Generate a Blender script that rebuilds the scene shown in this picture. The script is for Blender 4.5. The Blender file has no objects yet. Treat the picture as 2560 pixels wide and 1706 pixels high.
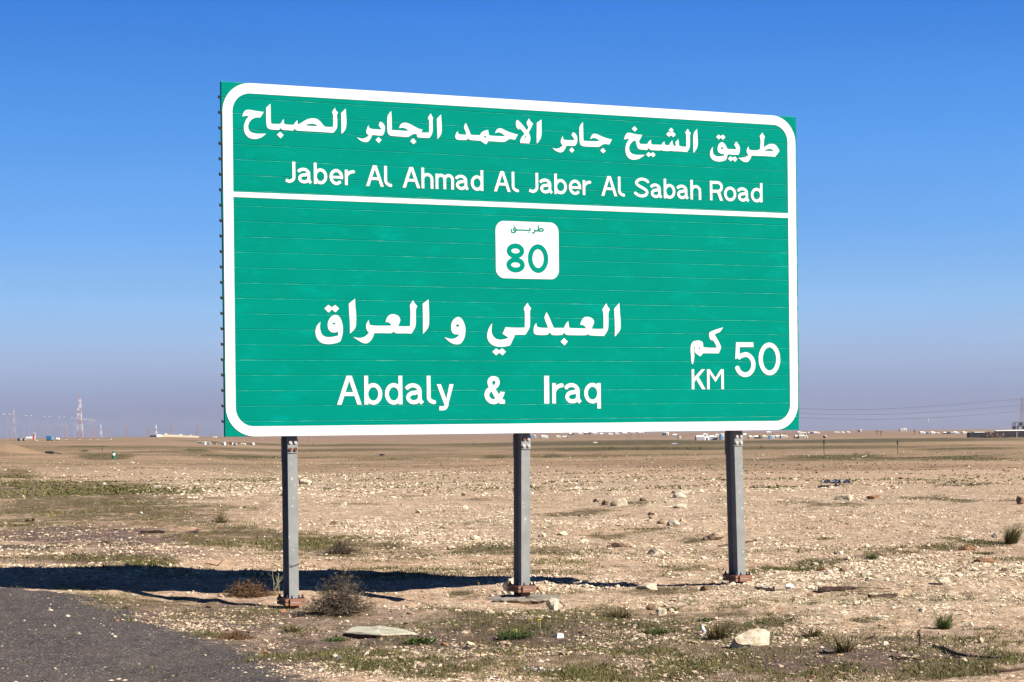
import bpy, bmesh, math, random
import numpy as np
from mathutils import Vector, Matrix
from mathutils.geometry import delaunay_2d_cdt
random.seed(11); RN = np.random.RandomState(5)
C = bpy.context.scene.collection; SC = bpy.context.scene
# ================================================================ camera
cam_d = bpy.data.cameras.new('camera'); cam = bpy.data.objects.new('camera', cam_d); C.objects.link(cam)
cam_d.sensor_width = 36.0; cam_d.lens = 36.0*5000/2560; cam_d.shift_y = 232/2560
cam_d.clip_start = .1; cam_d.clip_end = 30000
cam.matrix_world = Matrix.Translation((0, 0, 1.72)) @ Matrix.Rotation(math.pi/2, 4, 'X') @ Matrix.Rotation(-.0094, 4, 'Z')
SC.camera = cam
# ================================================================ sun, sky, exposure
SUN_DIR = Vector((2.11, -1.01, 1.70)).normalized()            # towards the sun
sun_d = bpy.data.lights.new('sun', 'SUN'); sun_d.energy = 5.0; sun_d.angle = math.radians(.5); sun_d.color = (1, .93, .82)
sun = bpy.data.objects.new('sun', sun_d); C.objects.link(sun); sun.rotation_euler = SUN_DIR.to_track_quat('Z', 'Y').to_euler()
w = bpy.data.worlds.new('World'); SC.world = w; w.use_nodes = True
nt = w.node_tree; nt.nodes.clear()
def wn(t, **k):
    n = nt.nodes.new(t)
    for a, b in k.items(): setattr(n, a, b)
    return n
sky = wn('ShaderNodeTexSky', sky_type='NISHITA', sun_disc=False, sun_elevation=math.radians(36), air_density=1.0, dust_density=.6, ozone_density=3.0)
sky.sun_rotation = math.atan2(SUN_DIR.x, SUN_DIR.y)
bg = wn('ShaderNodeBackground'); bg.inputs['Strength'].default_value = .05
wo = wn('ShaderNodeOutputWorld'); tc = wn('ShaderNodeTexCoord'); sep = wn('ShaderNodeSeparateXYZ'); mp = wn('ShaderNodeMapRange')
ramp = wn('ShaderNodeValToRGB'); mul = wn('ShaderNodeVectorMath', operation='SCALE'); mix = wn('ShaderNodeMix', data_type='RGBA')
nt.links.new(tc.outputs['Generated'], sep.inputs[0]); nt.links.new(sep.outputs['Z'], mp.inputs['Value'])
mp.inputs['From Min'].default_value = 0; mp.inputs['From Max'].default_value = 1.0
nt.links.new(mp.outputs[0], ramp.inputs[0])
# clear winter sky: lavender dust at the horizon, deepening blue towards the zenith (by sine of elevation)
SKY = [(0.0, (.235, .250, .390)), (.012, (.268, .295, .455)), (.035, (.345, .44, .65)), (.047, (.335, .485, .74)), (.064, (.28, .50, .82)), (.10, (.165, .41, .85)), (.15, (.094, .32, .81)), (.215, (.040, .205, .70)), (.36, (.014, .060, .215)), (1.0, (.003, .011, .038))]
el = ramp.color_ramp.elements
while len(el) > 1: el.remove(el[0])
el[0].position = 0; el[0].color = (*SKY[0][1], 1)
for p_, c_ in SKY[1:]:
    e = el.new(p_); e.color = (*c_, 1)
# faint uneven dust bands low in the sky
smp = wn('ShaderNodeMapping'); smp.inputs['Scale'].default_value = (1.6, 1.6, 15); nt.links.new(tc.outputs['Generated'], smp.inputs[0])
sno = wn('ShaderNodeTexNoise'); sno.inputs['Scale'].default_value = 1.7; sno.inputs['Detail'].default_value = 4; nt.links.new(smp.outputs[0], sno.inputs['Vector'])
smr = wn('ShaderNodeMapRange'); nt.links.new(sno.outputs['Fac'], smr.inputs[0]); smr.inputs[1].default_value = .3; smr.inputs[2].default_value = .7; smr.inputs[3].default_value = .955; smr.inputs[4].default_value = 1.03
sml = wn('ShaderNodeVectorMath', operation='SCALE'); nt.links.new(ramp.outputs[0], sml.inputs[0]); nt.links.new(smr.outputs[0], sml.inputs['Scale'])
nt.links.new(sml.outputs[0], mul.inputs[0]); mul.inputs['Scale'].default_value = 10.0
mix.inputs['Factor'].default_value = .99
nt.links.new(sky.outputs[0], mix.inputs['A']); nt.links.new(mul.outputs[0], mix.inputs['B'])
nt.links.new(mix.outputs['Result'], bg.inputs['Color']); nt.links.new(bg.outputs[0], wo.inputs['Surface'])
vs = SC.view_settings; vs.view_transform = 'Standard'; vs.look = 'None'; vs.gamma = 1; vs.exposure = 1.1; vs.use_curve_mapping = False
SC.cycles.max_bounces = 6; SC.cycles.diffuse_bounces = 1; SC.cycles.volume_bounces = 0; SC.cycles.use_denoising = True; SC.cycles.pixel_filter_width = 1.3

HAZE = 4e-5
# ---------------------------------------------------------------- terrain height (metres), shared by everything that stands on it
_rng0 = np.random.RandomState(7)
_TAB = _rng0.rand(512, 512)
def vnoise(x, y, wl, seed):
    """smooth value noise in [-1, 1], wavelength wl metres"""
    x = np.asarray(x, float)/wl + seed*17.31; y = np.asarray(y, float)/wl + seed*9.77
    xi = np.floor(x).astype(np.int64); yi = np.floor(y).astype(np.int64)
    fx = x - xi; fy = y - yi
    fx = fx*fx*fx*(fx*(fx*6 - 15) + 10); fy = fy*fy*fy*(fy*(fy*6 - 15) + 10)
    a = _TAB[xi & 511, yi & 511]; b = _TAB[(xi + 1) & 511, yi & 511]
    c = _TAB[xi & 511, (yi + 1) & 511]; d = _TAB[(xi + 1) & 511, (yi + 1) & 511]
    return (a*(1 - fx)*(1 - fy) + b*fx*(1 - fy) + c*(1 - fx)*fy + d*fx*fy)*2 - 1
def sstep(a, b, v):
    t = np.clip((v - a)/(b - a), 0, 1); return t*t*(3 - 2*t)
_PR = np.array([(1, 0), (60, 0), (190, -.5), (500, -1.6), (1000, -2.5), (1800, -2.4), (3500, 0), (6000, 2.0), (9000, 2.2)])
_PL = np.array([(1, 0), (60, 0), (160, -.1), (400, -.3), (700, .1), (900, .55), (1200, .75), (2500, 1.15), (6000, 1.9), (9000, 2.0)])
def ground_h(x, y, fine=True):
    x = np.asarray(x, float); y = np.asarray(y, float)
    yy = np.maximum(np.abs(y), 1.0); ly = np.log(yy); u = x/yy
    hr = np.interp(ly, np.log(_PR[:, 0]), _PR[:, 1]); hl = np.interp(ly, np.log(_PL[:, 0]), _PL[:, 1])
    w = sstep(-.10, -.185, u) if False else 1 - sstep(-.185, -.10, u)
    h = hr*(1 - w) + hl*w
    # low ridge carrying the walled compound
    h = h + 1.35*np.exp(-((x + 245)/85.)**2 - ((y - 1500)/260.)**2)
    # embankment of the tarmac shoulder, left of the sign
    h = h + .17*sstep(2.3, 5.4, -x)*(1 - sstep(22, 36, y))*(y > -60)
    # berm of bulldozed rubble to the right
    h = h + .10*np.exp(-((y - 21.5 - (x - 3)*.55)/1.3)**2)*sstep(1.5, 4.5, x)*(1 - sstep(9, 12, x))
    # scoured hollow round the middle footing
    h = h - .22*np.exp(-((x - .08)/.62)**2 - ((y - 20.56)/.24)**2) - .11*np.exp(-((x + .75)/.95)**2 - ((y - 21.7)/.75)**2) - .05*np.exp(-((x - .9)/.7)**2 - ((y - 22.6)/.6)**2)
    h = h + vnoise(x, y, 3.1, 1)*.028*(1 + .6*sstep(22, 40, y))
    # sand pile at the far left
    h = h + 1.2*np.exp(-((x + 55.)/3.4)**2 - ((y - 216)/8.)**2)
    far = sstep(45, 120, y)
    h = h + vnoise(x, y, 46., 2)*.28*far + vnoise(x, y*1.7, 13., 3)*.15*far
    h = h + vnoise(x, y*1.3, 300., 5)*1.0*sstep(700, 2500, y)
    if fine:
        h = h + .038*(1 - np.abs(vnoise(x*.55, y, 1.7, 21)))**6*(1 - sstep(60, 90, y))*(1 - .85*np.exp(-((y - 22.2)/1.5)**2)) + vnoise(x, y, 1.05, 11)*.022 + vnoise(x, y, .38, 12)*.013 + vnoise(x, y, 5., 15)*.05*sstep(40, 80, y)
        nr = 1 - sstep(35, 60, y)
        h = h + (vnoise(x, y, .16, 13)*.009 + vnoise(x, y, .075, 14)*.004)*nr
    return h

# ================================================================ lettering outlines in sign-plane millimetres
ARABIC = [
    ('as_sabah', [('211,3162 215,3187 229,3213 250,3231 281,3235 318,3230 370,3223 429,3221 412,3193 392,3163 354,3163 317,3150 290,3126 272,3095 267,3064 274,3034 294,3013 331,3003 378,3001 452,3007 425,2981 388,2959 346,2947 304,2947 268,2959 240,2987 224,3027 224,3072 238,3113 254,3144 277,3170 249,3174 228,3168', []), ('455,3264 500,3306 501,3218 501,3122 511,3107 590,3108 605,3114 614,3133 635,3161 638,3124 645,3108 712,3107 739,3109 752,3130 779,3159 778,3131 787,3114 813,3128 846,3152 889,3176 943,3186 986,3181 1018,3159 1044,3129 1060,3110 1076,3104 1153,3108 1156,3171 1157,3233 1144,3253 1157,3279 1175,3303 1183,3277 1207,3256 1195,3235 1198,3184 1199,3132 1195,3103 1179,3075 1154,3050 1103,3050 995,3052 887,3052 781,3052 765,3055 747,3072 733,3052 722,3050 664,3052 632,3052 616,3056 603,3073 587,3050 568,3049 494,3050 471,3059 458,3079 455,3135 454,3216', ['859,3108 888,3124 920,3130 953,3130 979,3119 987,3107 931,3106 888,3107']), ('1241,3254 1290,3301 1294,3240 1297,3179 1295,3127 1285,3090 1265,3064 1241,3042 1242,3104 1242,3186', []), ('598,3032 633,3001 601,2967 563,3000', [])]),
    ('al_jaber', [('1536,3149 1517,3118 1506,3076 1514,3055 1535,3044 1516,3024 1483,3007 1445,3005 1404,3019 1434,2991 1466,2975 1505,2970 1532,2982 1555,3011 1569,3046 1577,3048 1649,3046 1682,3048 1699,3070 1710,3112 1711,3138 1700,3163 1681,3181 1659,3189 1648,3166 1641,3150 1663,3125 1674,3110 1649,3107 1572,3108 1548,3114 1534,3129', []), ('1638,3032 1673,3003 1641,2969 1607,3000', []), ('1736,3251 1780,3304 1784,3214 1785,3110 1799,3108 1860,3110 1927,3107 1970,3112 1944,3129 1922,3136 1900,3142 1864,3132 1872,3156 1889,3180 1917,3192 1950,3192 1995,3176 2040,3155 2084,3136 2122,3130 2112,3111 2109,3101 2140,3100 2192,3104 2195,3173 2196,3226 2181,3251 2196,3278 2215,3303 2223,3279 2241,3257 2232,3238 2234,3175 2233,3112 2219,3078 2194,3047 2140,3047 2083,3047 2063,3051 2056,3074 2058,3082 2039,3083 2011,3078 1988,3063 1966,3046 1926,3047 1826,3048 1771,3049 1746,3065 1736,3092 1736,3181', []), ('2018,3038 2052,3004 2021,2976 1984,3005', []), ('2280,3249 2328,3298 2332,3233 2335,3159 2332,3106 2315,3074 2286,3041 2285,3104 2282,3178', [])]),
    ('al_ahmad', [('2515,3137 2514,3117 2524,3103 2548,3101 2609,3102 2602,3132 2583,3172 2586,3194 2603,3225 2622,3192 2641,3148 2660,3104 2704,3103 2765,3104 2771,3123 2793,3144 2823,3157 2854,3165 2860,3141 2863,3109 2901,3106 3000,3105 3051,3109 3025,3128 3000,3141 2975,3146 2951,3141 2936,3133 2941,3154 2956,3175 2981,3189 3006,3189 3040,3174 3089,3157 3149,3140 3196,3133 3178,3106 3163,3078 3128,3079 3103,3083 3084,3075 3063,3060 3039,3047 2979,3047 2900,3048 2853,3047 2846,3031 2831,3013 2801,3027 2767,3048 2723,3048 2655,3049 2643,3053 2628,3066 2614,3050 2596,3046 2518,3045 2494,3050 2484,3068 2485,3090 2495,3113', ['2804,3095 2820,3105 2832,3094 2827,3078 2814,3084']), ('3191,3286 3220,3268 3255,3233 3284,3198 3302,3181 3310,3199 3318,3215 3300,3245 3298,3267 3313,3288 3323,3312 3336,3287 3370,3255 3355,3225 3334,3187 3319,3163 3337,3123 3341,3096 3333,3068 3323,3045 3278,3046 3219,3046 3223,3077 3233,3100 3249,3119 3274,3143 3249,3169 3224,3195 3214,3201 3209,3185 3188,3198 3175,3220 3172,3247 3178,3275', ['3260,3106 3273,3116 3287,3125 3296,3105 3278,3105']), ('3416,3267 3470,3306 3469,3240 3470,3157 3464,3120 3449,3088 3413,3047 3412,3127 3414,3200', [])]),
    ('jaber', [('3719,3147 3718,3124 3728,3106 3753,3102 3845,3104 3855,3112 3835,3143 3820,3152 3825,3170 3841,3191 3866,3177 3885,3150 3889,3118 3884,3081 3865,3048 3824,3044 3758,3043 3742,3005 3716,2975 3685,2966 3650,2974 3615,2992 3595,3012 3625,3004 3666,3008 3696,3026 3717,3046 3702,3054 3692,3076 3694,3104', []), ('3821,3029 3852,2999 3823,2970 3791,2997', []), ('3913,3256 3956,3304 3959,3200 3960,3108 3978,3103 4112,3104 4154,3113 4128,3130 4103,3141 4077,3143 4040,3126 4051,3154 4067,3178 4093,3188 4124,3182 4175,3163 4237,3144 4300,3135 4284,3107 4266,3079 4221,3083 4195,3080 4169,3064 4145,3047 4070,3046 3957,3045 3932,3053 3916,3073 3914,3115 3913,3198', []), ('4192,3039 4225,3009 4194,2982 4159,3010', [])]),
    ('ash_shaikh', [('4447,3141 4453,3165 4465,3193 4483,3213 4509,3219 4551,3211 4603,3203 4667,3203 4650,3170 4632,3141 4626,3134 4629,3122 4642,3103 4718,3105 4731,3108 4740,3127 4772,3157 4773,3124 4784,3104 4803,3104 4904,3106 4912,3126 4940,3146 4938,3123 4948,3106 4997,3105 5006,3128 5038,3165 5036,3132 5053,3103 5080,3101 5074,3143 5109,3178 5115,3150 5118,3112 5134,3099 5207,3099 5208,3164 5209,3230 5197,3250 5211,3275 5231,3297 5241,3271 5265,3250 5254,3232 5255,3166 5252,3100 5236,3066 5217,3043 5155,3045 5090,3045 5037,3044 5013,3049 4994,3042 4941,3043 4914,3044 4900,3050 4882,3043 4813,3043 4770,3044 4758,3050 4744,3067 4730,3047 4717,3042 4665,3044 4628,3044 4607,3060 4597,3097 4587,3129 4581,3141 4555,3130 4529,3108 4509,3074 4505,3041 4517,3009 4548,2990 4590,2983 4696,2988 4664,2965 4627,2941 4579,2930 4526,2930 4490,2950 4466,2988 4460,3035 4467,3082 4487,3124 4516,3151 4482,3150', []), ('4575,3291 4607,3262 4577,3233 4542,3260', []), ('5024,3298 5054,3272 5025,3242 4992,3269', []), ('4961,3224 4992,3253 5020,3238 5047,3253 5079,3226 5049,3196 5021,3215 4991,3197', []), ('4712,2992 4742,3021 4770,3004 4798,3022 4827,2995 4798,2968 4770,2987 4741,2967', []), ('5297,3250 5344,3301 5348,3246 5352,3171 5350,3114 5333,3075 5297,3036 5295,3092 5295,3177', [])]),
    ('tareeq', [('5542,3116 5536,3075 5545,3037 5572,3015 5615,3010 5654,3017 5687,3027 5687,3036 5670,3043 5638,3044 5613,3055 5602,3069 5598,3106 5611,3140 5634,3165 5661,3173 5688,3158 5708,3131 5718,3107 5731,3098 5830,3100 5836,3108 5825,3131 5811,3150 5822,3167 5836,3186 5859,3166 5881,3134 5883,3101 5876,3067 5865,3042 5808,3040 5725,3041 5719,3017 5703,2978 5658,2960 5609,2955 5555,2962 5520,2984 5503,3016 5503,3054 5518,3088', ['5637,3108 5653,3119 5668,3112 5677,3099 5660,3095 5641,3097']), ('5583,3225 5613,3253 5640,3235 5670,3255 5698,3226 5669,3197 5640,3218 5612,3198', []), ('5730,2992 5761,3022 5791,3005 5819,3021 5849,2993 5818,2962 5791,2985 5761,2966', []), ('5994,3144 5993,3115 6013,3099 6063,3099 6119,3104 6143,3122 6147,3171 6148,3238 6135,3257 6152,3281 6175,3302 6183,3280 6205,3260 6193,3235 6190,3173 6186,3134 6214,3155 6254,3176 6299,3185 6343,3175 6371,3143 6391,3110 6365,3075 6334,3042 6252,3043 6118,3042 6031,3042 6017,3006 5989,2973 5956,2962 5912,2973 5862,3009 5901,3010 5940,3017 5973,3030 5992,3046 5974,3062 5966,3085 5974,3114', ['6186,3101 6225,3118 6264,3128 6298,3122 6317,3101 6253,3101'])]),
    ('al_iraq', [('998,1144 989,1100 997,1043 1020,1005 1061,989 1110,991 1159,1001 1183,1009 1183,1050 1165,1040 1121,1036 1089,1054 1071,1095 1076,1147 1101,1188 1134,1212 1167,1218 1199,1200 1220,1159 1233,1112 1235,1056 1226,999 1204,947 1158,930 1093,918 1028,923 980,946 948,992 941,1053 955,1099 977,1125', ['1119,1127 1136,1139 1152,1132 1161,1117 1138,1117']), ('1040,1278 1082,1316 1119,1291 1155,1316 1197,1281 1157,1240 1119,1270 1084,1237', []), ('1300,1330 1367,1383 1370,1284 1378,1222 1376,1129 1370,1093 1350,1062 1308,1028 1310,1129 1303,1232', []), ('1512,1170 1515,1136 1529,1116 1564,1111 1664,1111 1758,1113 1747,1134 1725,1149 1694,1149 1700,1175 1720,1211 1754,1231 1793,1230 1831,1218 1851,1192 1855,1166 1842,1135 1828,1108 1897,1107 1962,1109 1965,1188 1968,1282 1958,1313 1969,1340 1999,1377 2012,1346 2042,1317 2024,1283 2025,1199 2024,1116 2003,1074 1974,1035 1896,1036 1813,1035 1796,1040 1779,1054 1763,1040 1746,1035 1663,1036 1569,1035 1557,997 1529,955 1496,932 1463,929 1420,946 1382,969 1341,995 1387,985 1431,985 1475,1001 1514,1038 1498,1053 1485,1079 1482,1110 1493,1141', []), ('2102,1340 2167,1388 2171,1275 2172,1170 2166,1107 2143,1075 2101,1030 2103,1137 2103,1242', [])]),
    ('wa', [('2497,1214 2537,1195 2559,1153 2574,1111 2575,1058 2566,1005 2546,963 2517,933 2477,925 2425,935 2380,963 2338,1000 2392,985 2437,983 2477,999 2512,1031 2472,1029 2438,1036 2418,1062 2414,1109 2422,1157 2451,1194', ['2462,1112 2473,1131 2487,1137 2502,1129 2513,1110'])]),
    ('al_abdali', [('2878,1149 2870,1099 2869,1051 2892,1008 2927,984 2973,978 3020,985 3062,1001 3032,1020 2994,1041 3009,1068 3029,1111 3115,1106 3251,1108 3253,1188 3254,1279 3240,1306 3256,1333 3288,1371 3297,1344 3326,1313 3311,1285 3313,1210 3312,1119 3291,1081 3257,1034 3196,1033 3126,1031 3135,1022 3113,983 3083,924 3042,910 2960,903 2897,913 2845,944 2819,992 2820,1040 2835,1088 2856,1125', []), ('2876,852 2920,889 2954,867 2989,890 3032,854 2992,816 2954,844 2919,816', []), ('3386,1160 3388,1125 3409,1112 3457,1108 3522,1108 3510,1137 3479,1209 3485,1234 3506,1276 3535,1224 3564,1159 3588,1109 3647,1109 3711,1110 3719,1140 3758,1185 3762,1151 3770,1113 3797,1108 3887,1107 3970,1106 3954,1131 3930,1144 3900,1145 3906,1169 3925,1207 3955,1229 3998,1232 4040,1219 4064,1192 4064,1165 4045,1132 4035,1105 4106,1102 4176,1106 4177,1188 4177,1275 4164,1308 4179,1335 4214,1380 4224,1347 4254,1315 4235,1282 4236,1200 4234,1107 4209,1063 4181,1029 4105,1030 4020,1032 4005,1036 3990,1049 3971,1034 3887,1033 3742,1034 3724,1042 3709,1061 3688,1037 3634,1031 3569,1032 3557,1041 3542,1064 3521,1040 3491,1032 3385,1031 3355,1050 3350,1087 3362,1130', []), ('3708,1003 3751,965 3711,924 3665,964', []), ('4307,1323 4369,1385 4373,1300 4382,1190 4381,1103 4362,1075 4310,1021 4313,1124 4310,1222', [])]),
    ('km_arabic', [('5649,1136 5625,1109 5607,1084 5568,1071 5534,1056 5557,1028 5592,974 5619,921 5607,885 5586,849 5488,850 5389,850 5375,834 5358,815 5329,830 5304,847 5286,870 5284,901 5291,919 5272,917 5278,905 5281,865 5281,821 5278,789 5267,745 5257,727 5242,758 5241,820 5233,892 5242,945 5265,977 5306,988 5357,989 5387,971 5392,951 5394,915 5478,911 5561,911 5556,934 5536,970 5510,996 5500,990 5480,1005 5467,1036 5470,1072 5491,1090 5563,1113', ['5330,906 5351,917 5358,888'])]),
    ('ampersand', [('2891,600 2926,592 2949,571 2958,539 2952,507 2932,482 2909,464 2920,446 2947,407 2957,421 2963,437 3013,432 3005,407 2993,379 2981,359 3014,350 3014,311 2981,308 2957,311 2940,322 2911,309 2880,305 2837,315 2803,344 2784,379 2781,408 2789,440 2804,464 2834,484 2820,507 2816,535 2821,563 2840,586 2864,597', ['2889,553 2906,544 2909,528 2898,510 2880,501 2871,521 2871,541', '2862,439 2905,365 2888,358 2869,358 2846,373 2833,400 2841,423'])]),
]
BADGE_WORD = ['3421,2188 3421,2144 3415,2135', '3421,2136 3435,2149 3457,2157 3471,2149 3480,2139 3468,2128 3418,2129 3379,2130 3372,2142', '3379,2131 3380,2120 3365,2104 3344,2110', '3317,2157 3326,2143 3323,2130 3272,2132 3217,2132 3162,2132 3157,2148 3146,2157 3136,2145 3135,2130 3143,2125 3161,2131', '3159,2131 3156,2111 3134,2101 3113,2107 3107,2124 3110,2141', '3131,2174 3137,2171', '3146,2173 3152,2171', '3299,2109 3305,2106', '3314,2109 3320,2107']
LATIN = [
    (1, 'J', 0.6437, 0.1074, 2.5274, 0.2131, 0.178),
    (1, 'a', 0.7797, 0.1423, 2.5274, 0.2131, 0.178),
    (1, 'b', 0.9435, 0.1422, 2.5274, 0.2131, 0.178),
    (1, 'e', 1.1094, 0.1443, 2.5274, 0.2131, 0.178),
    (1, 'r', 1.2722, 0.0960, 2.5274, 0.2131, 0.178),
    (1, 'A', 1.4995, 0.1908, 2.5274, 0.2131, 0.178),
    (1, 'l', 1.6958, 0.0799, 2.5274, 0.2131, 0.178),
    (1, 'A', 1.8959, 0.1919, 2.5274, 0.2131, 0.175),
    (1, 'h', 2.1035, 0.1308, 2.5274, 0.2131, 0.175),
    (1, 'm', 2.2591, 0.2046, 2.5274, 0.2131, 0.175),
    (1, 'a', 2.4864, 0.1413, 2.5274, 0.2131, 0.175),
    (1, 'd', 2.6529, 0.1414, 2.5274, 0.2131, 0.175),
    (1, 'A', 2.9147, 0.1896, 2.5274, 0.2131, 0.175),
    (1, 'l', 3.1183, 0.0758, 2.5274, 0.2131, 0.175),
    (1, 'J', 3.3141, 0.1103, 2.5274, 0.2131, 0.175),
    (1, 'a', 3.4473, 0.1436, 2.5274, 0.2131, 0.178),
    (1, 'b', 3.6124, 0.1460, 2.5274, 0.2131, 0.175),
    (1, 'e', 3.7824, 0.1445, 2.5274, 0.2131, 0.175),
    (1, 'r', 3.9454, 0.0888, 2.5274, 0.2131, 0.175),
    (1, 'A', 4.1670, 0.1900, 2.5274, 0.2131, 0.175),
    (1, 'l', 4.3668, 0.0779, 2.5274, 0.2131, 0.175),
    (1, 'S', 4.5647, 0.1796, 2.5274, 0.2131, 0.175),
    (1, 'a', 4.7651, 0.1375, 2.5274, 0.2131, 0.175),
    (1, 'b', 4.9235, 0.1425, 2.5274, 0.2131, 0.175),
    (1, 'a', 5.0895, 0.1409, 2.5274, 0.2131, 0.175),
    (1, 'h', 5.2540, 0.1333, 2.5274, 0.2131, 0.175),
    (1, 'R', 5.4970, 0.1640, 2.5274, 0.2131, 0.178),
    (1, 'o', 5.6752, 0.1540, 2.5274, 0.2131, 0.178),
    (1, 'a', 5.8512, 0.1439, 2.5274, 0.2131, 0.178),
    (1, 'd', 6.0173, 0.1482, 2.5274, 0.2131, 0.178),
    (2, 'A', 1.1637, 0.2627, 0.3097, 0.2931, 0.165),
    (2, 'b', 1.4560, 0.1928, 0.3097, 0.2931, 0.165),
    (2, 'd', 1.6787, 0.1900, 0.3097, 0.2931, 0.165),
    (2, 'a', 1.9100, 0.1907, 0.3097, 0.2931, 0.165),
    (2, 'l', 2.1368, 0.0904, 0.3097, 0.2931, 0.165),
    (2, 'y', 2.2475, 0.1875, 0.3097, 0.2931, 0.165),
    (2, 'I', 3.4683, 0.0578, 0.3097, 0.2931, 0.165),
    (2, 'r', 3.5618, 0.1170, 0.3097, 0.2931, 0.165),
    (2, 'a', 3.7148, 0.1893, 0.3097, 0.2931, 0.165),
    (2, 'q', 3.9379, 0.1966, 0.3097, 0.2931, 0.165),
    (3, 'K', 5.2454, 0.1713, 0.4554, 0.2187, 0.165),
    (3, 'M', 5.4372, 0.2107, 0.4554, 0.2187, 0.165),
    (4, '5', 5.7894, 0.2637, 0.6092, 0.3637, 0.165),
    (4, '0', 6.0950, 0.2784, 0.6092, 0.3637, 0.165),
    (5, '8', 3.0478, 0.2112, 1.6854, 0.3040, 0.155),
    (5, '0', 3.2954, 0.2370, 1.6854, 0.3040, 0.155),
]

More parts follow.
